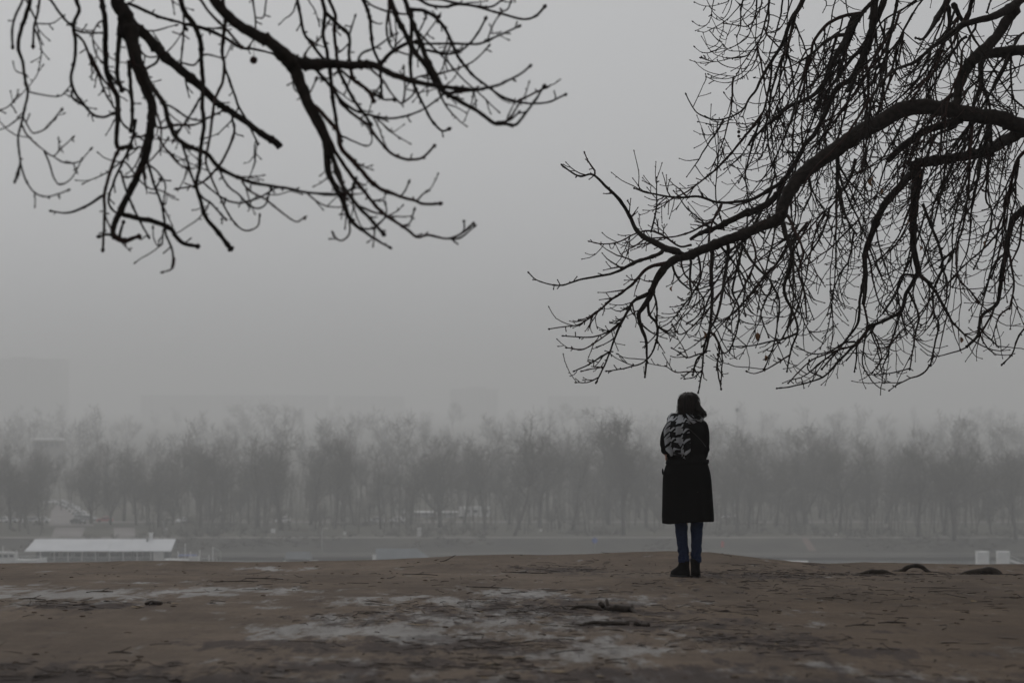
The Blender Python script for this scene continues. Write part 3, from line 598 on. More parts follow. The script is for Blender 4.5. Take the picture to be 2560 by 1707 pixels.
CROWN_R = np.array([(1735, -60), (1730, 60), (1726, 180), (1745, 230), (1700, 240), (1640, 350), (1500, 350), (1390, 370), (1405, 420), (1480, 560), (1320, 670), (1330, 720), (1375, 820), (1400, 880), (1435, 960), (1520, 950), (1600, 955), (1680, 955), (1755, 962), (1830, 945), (1900, 940), (1960, 975), (2080, 965), (2200, 985), (2330, 925), (2440, 905), (2560, 905), (3000, 905), (3000, -60)])
CROWN_L = np.array([(-900, -60), (-900, 420), (0, 460), (60, 500), (140, 550), (250, 630), (430, 690), (560, 620), (760, 560), (820, 620), (980, 640), (1190, 605), (1190, 540), (1110, 490), (1090, 360), (1290, 330), (1420, 230), (1340, 120), (1380, -60)])

def inside(poly, x, y):
    j = np.roll(np.arange(len(poly)), 1); xi, yi = poly[:, 0], poly[:, 1]; xj, yj = poly[j, 0], poly[j, 1]
    c = ((yi > y) != (yj > y)) & (x < (xj - xi) * (y - yi) / (yj - yi + 1e-9) + xi)
    return bool(np.count_nonzero(c) % 2)

def catmull(p, step):
    p = np.asarray(p, float)
    if len(p) == 2:
        n = max(2, int(np.linalg.norm(p[1] - p[0]) / step) + 1)
        return p[0] + (p[1] - p[0]) * np.linspace(0, 1, n)[:, None]
    P = np.vstack([2 * p[0] - p[1], p, 2 * p[-1] - p[-2]]); out = []
    for i in range(1, len(P) - 2):
        a, b, c, d = P[i - 1:i + 3]
        n = max(1, int(round(np.linalg.norm(c - b) / step)))
        t = (np.arange(n) / n)[:, None]
        out.append(0.5 * ((2 * b) + (c - a) * t + (2 * a - 5 * b + 4 * c - d) * t ** 2 + (3 * b - a - 3 * c + d) * t ** 3))
    out.append(p[-1:]); return np.vstack(out)

def to_px(p):
    return 1280 + p[0] / p[1] * FPX, HORIZON + (CAMZ - p[2]) / p[1] * FPX

def bud(mb, p, d, r, ln, sides=5):
    p = np.asarray(p); d = np.asarray(d) / np.linalg.norm(d)
    if sides <= 4:
        mb.tube([p, p + d * ln * 0.55, p + d * ln], [r * 0.9, r * 1.4, r * 0.3], 3, cap=False); return
    mb.tube([p, p + d * ln * 0.35, p + d * ln * 0.7, p + d * ln], [r * 0.9, r * 1.5, r * 1.25, r * 0.25], sides)

def grow(rng, start, direction, length, r0, r1, seg, lift):
    """a twig that sags and then turns up towards the tip"""
    n = max(3, int(length / seg)); p = np.array(start, float); d = np.array(direction, float); d /= np.linalg.norm(d)
    pts = [p.copy()]; h = length / n
    for i in range(n):
        t = (i + 1) / n
        d = d + rng.normal(0, 0.115, 3)
        d[2] += lift * (t - 0.30) * (seg / 0.03) * 0.16
        d /= np.linalg.norm(d)
        p = p + d * h; pts.append(p.copy())
    return np.array(pts), np.linspace(r0, r1, n + 1), d

def build_tree(name, label, cat_label, lines, D0, spread, crown, twig_r, dens, tw_len, trunk_px, seed, sides_big, hang):
    rng = np.random.default_rng(seed); name_x = D0 > 15
    made = []            # finished branches: px samples, depth samples, world points, radii
    base_x = (trunk_px - 1280) / FPX * D0
    root = empty(name, (base_x, D0, gz(base_x, D0)))
    base = np.array(root.location)
    tag(root, label, 'tree')
    sx = np.zeros((0, 2)); sd = np.zeros(0)
    all_world = []
    for li, (p, r) in enumerate(lines):
        p = [tuple(q) for q in p]
        if li > 1 and p[0][1] <= 2:                        # runs out of the top of the frame: carry it up to the overhead limb
            q = np.array(p[0]); over = catmull(lines[0][0], 20)
            dist = np.hypot(over[:, 0] - q[0], (over[:, 1] - q[1]) * 0.7)
            t = over[np.argmin(dist)]
            nxt = np.array(p[1]); dr = (q - nxt) / (np.linalg.norm(q - nxt) + 1e-9)
            m1 = q + dr * min(110, 0.45 * np.linalg.norm(t - q))
            p = [tuple(t), tuple((m1 + t) / 2 + rng.normal(0, 12, 2)), tuple(m1)] + p
            r = [r[0] * 1.35] + list(r)
        step = 7.0
        s = catmull(p, step)
        k = len(s)
        seg = np.r_[0, np.cumsum(np.hypot(*np.diff(s, axis=0).T))]; L = seg[-1] / FPX * D0
        rad = np.interp(np.linspace(0, 1, k), np.linspace(0, 1, len(r)), r)
        if rad.max() < 7.5:
            rad = rad * ((0.95 - 0.20 * np.linspace(0, 1, k)) if name_x else (1.12 - 0.10 * np.linspace(0, 1, k)))
        amp = np.minimum(1.6, 0.35 + 0.10 * rad)
        s = s + np.stack([vnoise(seg / 17 + li * 31.7, seg * 0 + li, seed), vnoise(seg / 17 + li * 11.3, seg * 0 + li + 50, seed)], -1) * 2.2 * amp[:, None]
        # depth
        d0 = D0 + rng.normal(0, spread * 0.7)
        if li == 0: d0 = D0
        elif len(sx):
            dd = np.hypot(sx[:, 0] - s[0, 0], sx[:, 1] - s[0, 1]); j = int(np.argmin(dd))
            if dd[j] < 30: d0 = sd[j]; s[0] = s[0] * 0.3 + sx[j] * 0.7 if dd[j] < 14 else s[0]
        wob = vnoise(seg / 160 + li * 7.1, seg * 0 + li * 3, seed + 5)
        dep = d0 + (rng.uniform(-0.3, 0.3) * (seg / FPX * D0) + spread * 0.7 * (wob - wob[0]))
        dep = np.clip(dep, D0 - 2.6 * spread, D0 + 2.6 * spread)
        W = np.stack([(s[:, 0] - 1280) / FPX * dep, dep, CAMZ - (s[:, 1] - HORIZON) / FPX * dep], -1)
        R = rad / FPX * dep * (1.0 if name_x else 1.10)
        # knobbly bark
        R = R * (1 + 0.16 * vnoise(seg / 9 + li * 5.3, seg * 0, seed + 9) + np.where(rng.random(k) < 0.07, rng.uniform(0.15, 0.45, k), 0))
        sx = np.vstack([sx, s]); sd = np.concatenate([sd, dep])
        made.append((s, dep, W, R, seg))
    # trunk
    tb = MB(); top = made[0][2][0]
    bot = base + np.array([0, 0, -0.25])
    fork = np.array([base[0] * 1.0, D0, base[2] + 2.6])
    tp = catmull(np.array([bot, base + (0, 0, 0.5), base + (0.04, 0.03, 1.5), fork, (fork + top) / 2 + (0.05, 0, 0.05), top]), 0.12)
    tr = np.interp(np.linspace(0, 1, len(tp)), [0, 0.12, 0.4, 0.7, 1], [0.52, 0.36, 0.30, 0.26, made[0][3][0] * 1.1])
    tr = tr * (1 + 0.12 * vnoise(np.arange(len(tp)) / 3.0, np.arange(len(tp)) * 0.0, seed))
    tb.tube(tp - base, tr, 18)
    tb.build('trunk', M['bark'], root)
    # branches
    for li, (s, dep, W, R, seg) in enumerate(made):
        mb = MB(); big = R.max() > 0.018
        sides = sides_big if big else (8 if R.max() > 0.009 else 6)
        mb.tube(W - base, R, sides)
        if R.max() > 0.012:                     # knots and stubs
            for _ in range(int(seg[-1] / FPX * dep.mean() * 2.2)):
                j = rng.integers(1, len(W)); v = rng.normal(0, 1, 3); v /= np.linalg.norm(v); q = W[j] - base + v * R[j] * 0.55
                mb.ball(q, R[j] * rng.uniform(0.45, 0.75, 3), 8, 6)
                if rng.random() < 0.5: mb.tube([q, q + v * R[j] * rng.uniform(0.8, 1.6)], [R[j] * 0.35, R[j] * 0.25], 6)
        tw = MB(); ntw = 0
        k = len(W); h = np.gradient(W, axis=0)
        tip = h[-1] / np.linalg.norm(h[-1])
        if R[-1] < 0.012:
            bud(mb, W[-1] - base, tip, max(R[-1], twig_r * 0.8) * 1.2, 0.022)
        # spur buds along the branch
        ln_m = seg[-1] / FPX * dep.mean()
        for _ in range(int(ln_m * (13 if R.max() < 0.02 else 7))):
            j = rng.integers(1, k); t = h[j] / np.linalg.norm(h[j])
            v = rng.normal(0, 1, 3); v -= t * v.dot(t) * 0.6; v /= np.linalg.norm(v)
            v = v + t * 0.5; v /= np.linalg.norm(v)
            if rng.random() < 0.55:
                bud(mb, W[j] - base + v * R[j] * 0.6, v, twig_r * rng.uniform(0.7, 1.1), R[j] * 0.4 + rng.uniform(0.010, 0.022), 4)
            else:
                a = W[j] - base; e = a + v * (R[j] + rng.uniform(0.015, 0.04))
                mb.tube([a, (a + e) / 2 + rng.normal(0, 0.002, 3), e], [twig_r * 0.9, twig_r * 0.75, twig_r * 0.8], 4)
                bud(mb, e, v, twig_r * 0.9, 0.013, 4)
        # grown twigs
        vis = (s[:, 1] > -30) & (s[:, 0] > -60) & (s[:, 0] < 2640)
        thin = 1.9 if (name_x and np.median(s[:, 0]) < 1800) else 1.0
        nt_ = rng.poisson(thin * dens * ln_m * max(0.15, vis.mean()) * (0.75 if big else 1.0))
        for _ in range(nt_):
            j = int(rng.integers(int(k * 0.12), k)); t = h[j] / np.linalg.norm(h[j])
            side = rng.normal(0, 1, 3); side[1] *= 0.8; side -= t * side.dot(t); side /= np.linalg.norm(side)
            dr = t * rng.uniform(0.35, 1.0) + side * rng.uniform(0.45, 1.0)
            dr[2] -= 0.0 if (name_x and s[j, 0] < 1780) else (0.35 if not big else 0.9)
            ln = tw_len * rng.uniform(0.25, 1.15) * (1.35 if big else 1.0) * (0.50 if (name_x and s[j, 0] < 1780) else 1.0)
            r0 = min(R[j] * 0.75, twig_r * rng.uniform(1.0, 1.5 if not big else 1.9))
            pts, rr, d = grow(rng, W[j], dr, ln, r0, twig_r * 0.62, 0.035 * D0 / 15, rng.uniform(0.3, 1.5))
            x, y = to_px(pts[-1])
            if x > -80 and not inside(crown, x, y): continue
            tw.tube(pts - base, rr, 5); ntw += 1
            bud(tw, pts[-1] - base, d, twig_r * 0.85, 0.018, 4)
            m = len(pts)
            for q in range(1, m - 1):
                if rng.random() < 0.42:
                    v = rng.normal(0, 1, 3); v += (pts[q + 1] - pts[q]) / 0.03 * 0.5; v /= np.linalg.norm(v)
                    bud(tw, pts[q] - base, v, twig_r * 0.6, rng.uniform(0.008, 0.018), 4)
            for _2 in range(rng.integers(0, 3 if ln < 0.35 else 5)):
                q = int(rng.integers(1, m - 1)); v = rng.normal(0, 1, 3); tv = pts[q + 1] - pts[q]; tv /= np.linalg.norm(tv)
                v -= tv * v.dot(tv); v /= np.linalg.norm(v)
                p2, r2, d2 = grow(rng, pts[q], tv * 0.8 + v * 0.7, ln * rng.uniform(0.22, 0.55), rr[q] * 0.8, twig_r * 0.55, 0.03 * D0 / 15, rng.uniform(0.8, 2.2))
                x, y = to_px(p2[-1])
                if x > -80 and not inside(crown, x, y): continue
                tw.tube(p2 - base, r2, 4)
                bud(tw, p2[-1] - base, d2, twig_r * 0.8, 0.016, 4)
        if R.max() > 0.016:                     # limbs also carry longer hanging side branches
            for _ in range(rng.poisson(hang * ln_m * vis.mean())):
                j = int(rng.integers(int(k * 0.05), k))
                if not vis[j] or (name_x and s[j, 0] < 1780 and rng.random() < 0.75): continue
                t = h[j] / np.linalg.norm(h[j]); dr = t * rng.uniform(0.1, 0.7) + rng.normal(0, 0.35, 3); dr[2] -= rng.uniform(0.5, 1.2)
                ln = rng.uniform(0.45, 1.15) * tw_len * 2.2
                pts, rr, d = grow(rng, W[j], dr, ln, twig_r * rng.uniform(1.4, 2.2), twig_r * 0.75, 0.05 * D0 / 15, rng.uniform(-0.2, 0.9))
                x, y = to_px(pts[-1])
                if x > -80 and not inside(crown, x, y): continue
                tw.tube(pts - base, rr, 6); ntw += 1; bud(tw, pts[-1] - base, d, twig_r * 0.9, 0.02, 4); m = len(pts)
                for _2 in range(int(ln * rng.uniform(7, 12))):
                    q = int(rng.integers(1, m - 1)); v = rng.normal(0, 1, 3); tv = pts[q + 1] - pts[q]; tv /= np.linalg.norm(tv)
                    v -= tv * v.dot(tv); v /= np.linalg.norm(v)
                    p2, r2, d2 = grow(rng, pts[q], tv * 0.7 + v * 0.8, tw_len * rng.uniform(0.2, 0.75), twig_r * 0.95, twig_r * 0.55, 0.035 * D0 / 15, rng.uniform(0.8, 2.2))
                    x, y = to_px(p2[-1])
                    if x > -80 and not inside(crown, x, y): continue
                    tw.tube(p2 - base, r2, 5); bud(tw, p2[-1] - base, d2, twig_r * 0.8, 0.018, 4)
                    for q2 in range(1, len(p2) - 1):
                        if rng.random() < 0.4:
                            vv = rng.normal(0, 1, 3); bud(tw, p2[q2] - base, vv, twig_r * 0.6, rng.uniform(0.008, 0.018), 4)
        nm = 'limb' if R.max() > 0.03 else 'branch'
        b_ = mb.build(nm, M['bark'] if (big or li % 3) else M['bark_red'], root)
        if ntw:
            tag(tw.build('twigs', M['bark'] if li % 2 else M['bark_red'], b_), kind='stuff')
    # unseen crown above the frame, added to shade the ground: rising limbs with twigs
    for i in range(9):
        a = rng.uniform(0, 6.283); tl = rng.uniform(0.35, 1.0)
        d = np.array([math.sin(tl) * math.cos(a), math.sin(tl) * math.sin(a), math.cos(tl)]); p = fork + np.array([0, 0, rng.uniform(0.3, 1.6)])
        pts = [fork.copy(), p]
        for q in range(8):
            d = d + rng.normal(0, 0.12, 3) + (0, 0, 0.05); d /= np.linalg.norm(d); pts.append(pts[-1] + d * rng.uniform(0.7, 1.0))
        lp = catmull(np.array(pts), 0.25)
        if (lp[:, 2] < CAMZ + 0.6 + 0.185 * np.maximum(lp[:, 1], 0)).any() and np.abs((lp[:, 0] / np.maximum(lp[:, 1], 1))).min() < 0.25: continue
        mb = MB(); mb.tube(lp - base, np.linspace(0.11, 0.015, len(lp)), 9); lb = mb.build('limb', M['bark'], root)
        tw = MB()
        for q in range(70):
            j = rng.integers(4, len(lp)); dr = rng.normal(0, 1, 3) + (0, 0, 0.3)
            p1, r1, dd = grow(rng, lp[j], dr, rng.uniform(0.8, 2.6), 0.014, 0.006, 0.16, 0.3)
            if (p1[:, 2] < CAMZ + 0.5 + 0.18 * np.maximum(p1[:, 1], 0)).any(): continue
            tw.tube(p1 - base, r1, 5)
            for e in range(9):
                j2 = rng.integers(1, len(p1)); p2, r2, dd = grow(rng, p1[j2], rng.normal(0, 1, 3), rng.uniform(0.3, 0.9), 0.006, 0.004, 0.16, 0.6)
                if (p2[:, 2] < CAMZ + 0.5 + 0.18 * np.maximum(p2[:, 1], 0)).any(): continue
                tw.tube(p2 - base, r2, 3, cap=False)
        if tw.n: tag(tw.build('twigs', M['bark'], lb), kind='stuff')
    return root, base, made, rng

ltree, lbase, lmade, lrng = build_tree('overhanging_tree', 'bare tree with thick drooping twigs hanging into the top left of the picture', 'tree', LEFT, 10.6, 0.42, CROWN_L, 0.0041, 3.0, 0.22, -1600, 11, 12, 0.7)

# long pendulous shoots of the right tree
rs = np.random.default_rng(77)
extra = []
cand = [(p, r) for p, r in RIGHT if max(r) > 3.2]
for i in range(270):
    p, r = cand[rs.integers(1, len(cand))]
    s = catmull(p, 10); j = rs.integers(0, len(s)); x, y = s[j]
    if not (1880 < x < 2560 and -40 < y < 620): continue
    if rs.random() > (1.0 if 2000 < x < 2300 else 0.55): continue
    ln = rs.uniform(140, 470); pts = [(x, y)]; a = math.radians(rs.uniform(93, 126)); n = int(ln / 45) + 1
    for q in range(n):
        a += rs.normal(0, 0.12) + (0.10 if q > n - 4 and rs.random() < 0.7 else 0); pts.append((pts[-1][0] + math.cos(a) * 45, pts[-1][1] + math.sin(a) * 45))
    if not all(inside(CROWN_R, q_[0], q_[1] + 25) for q_ in pts[1:]): continue
    r0 = rs.uniform(1.9, 3.9)
    extra.append((pts, [r0, r0 * 0.8, 1.6]))
rtree, rbase, rmade, rrng = build_tree('overhanging_tree', 'bare tree with a long arching limb reaching over the woman', 'tree', RIGHT + extra, 20.5, 0.85, CROWN_R, 0.0052, 4.9, 0.46, 3300, 23, 14, 1.6)

# seed balls and the few dead leaves that still hang
def seed_ball(parent, base, p, r):
    mb = MB(); c = np.array(p) - base
    mb.ball(c, r, 12, 8)
    for _ in range(60):
        v = lrng.normal(0, 1, 3); v /= np.linalg.norm(v)
        mb.tube([c + v * r * 0.9, c + v * r * 1.14], [r * 0.09, r * 0.02], 3)
    mb.tube([c + (0, 0, r), c + (0.004, 0, r + 0.05), c + (0.0, 0.005, r + 0.10)], [0.0012, 0.001, 0.001], 4)
    mb.build('seed_ball', M['bark_red'], parent)
seed_ball(ltree, lbase, at(634, 151, 10.7), 0.017)
seed_ball(rtree, rbase, at(1847, 330, 20.4), 0.014)
seed_ball(rtree, rbase, at(1847, 341, 20.4), 0.013)
for px, py, hgt in ((1756, 838, 0.075), (1893, 842, 0.07), (1723, 705, 0.05), (1896, 711, 0.045), (1776, 660, 0.06), (1914, 895, 0.045), (1470, 908, 0.045), (2185, 455, 0.09), (2198, 478, 0.06), (2298, 620, 0.05), (2300, 440, 0.05), (1681, 722, 0.045), (2466, 608, 0.05), (2402, 850, 0.05), (2265, 555, 0.05), (1774, 800, 0.05)):
    mb = MB(); w = hgt * 0.32; a = rrng.uniform(0, 6.28); ca, sa = math.cos(a), math.sin(a)
    rows = []
    for t in np.linspace(0, 1, 6):
        ww = w * math.sin(math.pi * min(1, t * 0.9 + 0.08)) ** 0.8; cv = 0.25 * hgt * math.sin(t * 3.0)
        for u in (-1, 0, 1):
            x = u * ww; y = cv + abs(u) * ww * 0.7
            rows.append((x * ca - y * sa, x * sa + y * ca, hgt * (0.5 - t)))
    q = [(i * 3 + j, i * 3 + j + 1, i * 3 + j + 4, i * 3 + j + 3) for i in range(5) for j in range(2)]
    d = 20.3 + rrng.uniform(-0.8, 0.5)
    mb.raw(np.array(rows) + np.array(at(px, py, d)) - rbase, q)
    c = np.array(at(px, py, d)) - rbase
    mb.tube([c + (0, 0, hgt * 0.5), c + (0.003, 0, hgt * 0.5 + 0.03)], [0.0013, 0.001], 4)
    mb.build('dead_leaf', M['leaf'], rtree)
# ------------------------------------------------------------------ far trees
def far_tree_meshes(seed, H, spread, n_limb, upright, lean=0.0, dense=True, fine=True):
    rng = np.random.default_rng(seed)
    tk = MB(); cr = MB()
    fork = H * rng.uniform(0.06, 0.46); r0 = H * rng.uniform(0.011, 0.017)
    def path(p, d, ln, n, wob, up):
        pts = [np.array(p, float)]; d = np.array(d, float); d /= np.linalg.norm(d)
        for i in range(n):
            d = d + rng.normal(0, wob, 3); d[2] += up; d /= np.linalg.norm(d)
            pts.append(pts[-1] + d * ln / n)
        return np.array(pts), d
    nb, nc = (int(rng.integers(9, 15)), int(rng.integers(7, 12))) if dense else ((10, 8) if fine else (7, 5))
    tp, td = path((0, 0, -0.3), (lean, 0, 1), fork + 0.3, 4, 0.07, 0.1)
    tk.tube(tp, np.linspace(r0 * 1.25, r0, len(tp)), 7 if dense else 4)
    for i in range(n_limb):
        a = rng.uniform(0, 6.283)
        tilt = rng.uniform(0.12, 0.85) * spread if i else rng.uniform(0, 0.2)
        d = (math.sin(tilt) * math.cos(a) + lean, math.sin(tilt) * math.sin(a), math.cos(tilt))
        ln = (H - fork) * rng.uniform(0.62, 1.0) * (1.0 if tilt < 0.5 else 0.85)
        lp, _ = path(tp[-1 - rng.integers(0, 3)], d, ln, 8, 0.17, 0.06 * upright)
        tk.tube(lp, np.linspace(r0 * rng.uniform(0.4, 0.65), r0 * 0.08, len(lp)), 5 if dense else 3)
        for b in range(nb):
            j = rng.uniform(0.8, 7.8); k0 = int(j); p = lp[k0] + (lp[k0 + 1] - lp[k0]) * (j - k0)
            a2 = rng.uniform(0, 6.283); t2 = rng.uniform(0.4, 1.6)
            d2 = np.array([math.sin(t2) * math.cos(a2), math.sin(t2) * math.sin(a2), math.cos(t2)])
            bl = H * rng.uniform(0.12, 0.27) * (0.4 + 0.6 * spread) * (1.15 - 0.05 * j)
            bp, _ = path(p, d2, bl, 4 if dense else 2, 0.18, 0.10 * upright)
            tk.tube(bp, np.linspace(r0 * 0.18, r0 * 0.06, len(bp)), 4 if dense else 3, cap=dense)
            kk = len(bp) - 1
            for c in range(nc):
                jj = rng.uniform(0.15, 0.99) * kk; k1 = int(jj); q = bp[k1] + (bp[k1 + 1] - bp[k1]) * (jj - k1)
                d3 = rng.normal(0, 1, 3) + (0, 0, 0.6); cl = H * rng.uniform(0.05, 0.12)
                if dense:
                    cp, dl = path(q, d3, cl, 2, 0.2, 0.12)
                    cr.tube(cp, [H * 0.0015, H * 0.0012, H * 0.0008], 3, cap=False)
                    for e in range(2):
                        ep, _ = path(cp[1 + e % 2], dl + rng.normal(0, 0.8, 3), cl * 0.7, 1, 0.1, 0.05)
                        cr.tube(ep, [H * 0.0011, H * 0.0008], 3, cap=False)
                else:
                    cp, dl = path(q, d3, cl * 1.4, 1, 0.2, 0.12)
                    cr.tube(cp, [H * 0.0022, H * 0.0012] if fine else [H * 0.0032, H * 0.0020], 3, cap=False)
    return tk.mesh('trunk'), cr.mesh('crown')

FT = [far_tree_meshes(100, 22, 1.0, 7, 1.0), far_tree_meshes(101, 22, 1.15, 6, 0.8, 0.06), far_tree_meshes(102, 22, 0.85, 7, 1.3), far_tree_meshes(103, 22, 1.05, 8, 1.0, -0.10),
      far_tree_meshes(104, 22, 0.30, 9, 2.2, 0), far_tree_meshes(105, 22, 1.25, 7, 0.6), far_tree_meshes(106, 22, 0.95, 6, 1.1, 0.2), far_tree_meshes(107, 22, 1.3, 4, 0.5, 0.05), far_tree_meshes(108, 22, 0.7, 4, 1.0, -0.18)]

LAND = [(40, 'the white motor boat'), (165, 'the receding car park road'), (262, 'the red car'), (345, 'the pale paved court'), (455, 'the white car under the trees'), (540, 'the pontoon with railings'), (683, 'the white cabinet on the grass'), (805, 'the tall lamp post on the bank'), (862, 'the small white bin'),
        (1000, 'the blue grey hipped pontoon roof'), (1090, 'the long low kiosk'), (1188, 'the white camper van'), (1340, 'the gap between sign and kiosk'), (1487, 'the blue sign'), (1600, "the woman's left elbow"), (1700, "the woman's coat"), (1806, 'the red sign'), (1925, 'the slim floodlight mast'), (2018, 'the reddish path'), (2150, 'the second lamp post'), (2285, 'the arching root'), (2400, 'the gap before the white pontoon boxes'), (2459, 'the nearer white pontoon box'), (2530, 'the white gangway')]
# photo x, row of the trunk foot, row of the top, kind
FRONT = [(-60, 1330, 1130, 0), (25, 1322, 1125, 5), (62, 1318, 1140, 1), (98, 1312, 1118, 3), (238, 1309, 1110, 5), (275, 1311, 1105, 2), (318, 1303, 1100, 0), (348, 1312, 1112, 1), (385, 1318, 1120, 5), (425, 1312, 1118, 2), (500, 1318, 1088, 3), (570, 1322, 1092, 0), (640, 1318, 1062, 5), (705, 1324, 1060, 1), (770, 1312, 1075, 2), (835, 1322, 1078, 6), (890, 1310, 1066, 0), (960, 1322, 1095, 3), (1025, 1312, 1090, 2),
         (1095, 1318, 1075, 5), (1160, 1308, 1082, 0), (1225, 1322, 1070, 1), (1283, 1338, 1060, 6), (1350, 1318, 1068, 3), (1430, 1325, 1066, 2), (1522, 1312, 1036, 4), (1558, 1338, 1034, 4), (1620, 1318, 1078, 0), (1690, 1316, 1085, 5), (1760, 1322, 1090, 3), (1850, 1328, 1062, 6), (1885, 1322, 1070, 1), (1945, 1316, 1078, 3), (2020, 1310, 1082, 2), (2090, 1330, 1075, 0),
         (2160, 1326, 1086, 5), (2205, 1308, 1084, 6), (2280, 1342, 1090, 1), (2350, 1330, 1088, 2), (2400, 1348, 1092, 0), (2470, 1335, 1110, 3), (2545, 1345, 1075, 5), (2620, 1335, 1080, 1)]
GROUPT = 'bare trees in the front row of the far bank'
used_lab = set()
for i, (px, fy, ty, kd) in enumerate(FRONT):
    if kd != 4: ty += random.uniform(2, 36); px += random.uniform(-14, 14); kd = random.choice([kd, kd, 7, 8])
    p = plain_at(px, fy); hgt = (fy - ty) / FPX * p.y
    r = empty('bare_tree', p, random.uniform(0, 6.28))
    s = hgt / 21.0
    r.scale = (s * random.uniform(0.75, 1.3), s * random.uniform(0.75, 1.3), s)
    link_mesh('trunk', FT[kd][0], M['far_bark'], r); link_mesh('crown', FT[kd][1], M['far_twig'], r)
    lx, ln = min(LAND, key=lambda t: abs(t[0] - px))
    dx = px - lx
    rel = 'standing directly behind' if abs(dx) < 16 else ('rising just left of' if dx < 0 else 'rising just right of')
    kindw = {0: 'round crowned', 1: 'wide crowned', 2: 'narrow crowned', 3: 'leaning', 4: 'tall columnar', 5: 'broad spreading', 6: 'slanting', 7: 'low forked', 8: 'thin slanting'}[kd]
    lab = f'{kindw} bare tree {rel} {ln}'
    n_ = 0
    while lab in used_lab:
        n_ += 1; lab = f'{kindw} bare tree, {["second one", "third one", "fourth one"][n_ - 1]} {rel} {ln}'
    used_lab.add(lab)
    tag(r, lab, 'tree', GROUPT)

# the wood behind the front row: one mass
def mesh_np(me):
    v = np.empty(len(me.vertices) * 3, np.float32); me.vertices.foreach_get('co', v)
    ps = np.empty(len(me.polygons), np.int32); me.polygons.foreach_get('loop_total', ps)
    lv = np.empty(len(me.loops), np.int32); me.loops.foreach_get('vertex_index', lv)
    st = np.concatenate([[0], np.cumsum(ps)[:-1]])
    q = lv[(st[ps == 4][:, None] + np.arange(4))]; t = lv[(st[ps == 3][:, None] + np.arange(3))]
    return v.reshape(-1, 3), q, t
LEAN = []
for sd, sp, nl, up in ((201, 1.1, 4, 0.9), (202, 0.9, 4, 1.2), (203, 1.25, 4, 0.7), (204, 1.0, 5, 1.0)):
    for f in (True, False):
        a, b = far_tree_meshes(sd, 22, sp, nl + 1, up, 0, False, f)
        LEAN.append((mesh_np(a), mesh_np(b)))
# far trees again as instances of whole trees would repeat; the mass mixes three lean trees at many turns and sizes
wood = MB(); wrng = np.random.default_rng(5)
for d, gap, h0 in ((590, 8, 15), (606, 7.5, 14), (625, 7, 18), (655, 6.5, 19), (700, 7, 19.5), (760, 8, 20.5), (830, 10, 21), (920, 11, 22), (1030, 13, 23), (1180, 15, 24), (1380, 18, 25), (1650, 20, 26), (2000, 24, 27), (2500, 28, 28)):
    half = 0.26 * d
    x = -half
    while x < half:
        x += gap * wrng.uniform(0.55, 1.45)
        px = 1280 + x / d * FPX
        if 112 < px < 236 and d < 690: continue
        if (125 < px < 350 or 1000 < px < 1230) and d < 640: continue
        dd = d + wrng.uniform(-20, 22); hh = h0 * wrng.choice([wrng.uniform(0.25, 0.6), wrng.uniform(0.6, 1.0), wrng.uniform(0.75, 1.2)])
        if px < 420 and d < 900: hh *= 0.84
        if 225 < px < 350 and 1300 < d < 2100: hh *= 1.35
        (v1, q1, t1), (v2, q2, t2) = LEAN[2 * wrng.integers(0, 4) + (0 if d < 800 else 1)]
        a = wrng.uniform(0, 6.28); ca, sa = math.cos(a), math.sin(a); s = hh / 21; sw = max(s, 0.55) * wrng.uniform(0.8, 1.3)
        Rm = np.array([[ca * sw, -sa * sw, 0], [sa * sw, ca * sw, 0], [0, 0, s]])
        for v, q, t in ((v1, q1, t1), (v2, q2, t2)):
            wood.raw(v @ Rm.T + (x, dd, PLAIN), q, t)
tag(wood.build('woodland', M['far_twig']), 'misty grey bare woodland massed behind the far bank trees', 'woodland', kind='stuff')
# dark undergrowth by the far water edge
ug = MB()
for i in range(3000):
    px = wrng.uniform(-200, 2760); d = wrng.choice([534, 539, 543, 552, 560, 575, 596, 605, 630]) + wrng.uniform(-4, 6)
    x = (px - 1280) / FPX * d
    n = fbm(np.array([x * 0.06]), np.array([d * 0.05]), 88, 3)[0]
    if n < 0.02 or (110 < px < 350 and d > 545): continue
    h = wrng.uniform(0.5, 2.4) * (0.6 + n) * (0.55 if d < 549 else 1.0)
    zb = PLAIN - 0.1 if d > 546 else QUAY + 0.1 + (d - 530.6) / 14.4 * 2.2 - 0.1
    if d < 531.5: continue
    for _ in range(5):
        ug.tube([(x + wrng.normal(0, 0.4), d, zb), (x + wrng.normal(0, 0.8), d + wrng.normal(0, 0.6), zb + h)], [0.06, 0.03], 3, cap=False)
for i in range(620):                                    # thin young stems between the big trunks
    d = wrng.uniform(556, 690); x = wrng.uniform(-0.245, 0.245) * d; px = 1280 + x / d * FPX
    if 112 < px < 350 and d < 640: continue
    h = wrng.uniform(5, 15); lx = wrng.normal(0, 0.09) * h
    ug.tube([(x, d, PLAIN - 0.1), (x + lx * 0.4 + wrng.normal(0, 0.15), d, PLAIN + h * 0.5), (x + lx, d, PLAIN + h)], [wrng.uniform(0.07, 0.16), 0.08, 0.03], 4, cap=False)
    for _ in range(7):
        t = wrng.uniform(0.3, 0.95); bx = x + lx * t; b_ = wrng.uniform(0.8, 2.4); sg = wrng.normal(0, 1)
        ug.tube([(bx, d, PLAIN + h * t), (bx + b_ * 0.6 * sg, d + wrng.normal(0, 0.5), PLAIN + h * t + b_)], [0.04, 0.02], 3, cap=False)
tag(ug.build('undergrowth', M['far_twig']), 'low bare scrub between the far trees', 'scrub', kind='stuff')

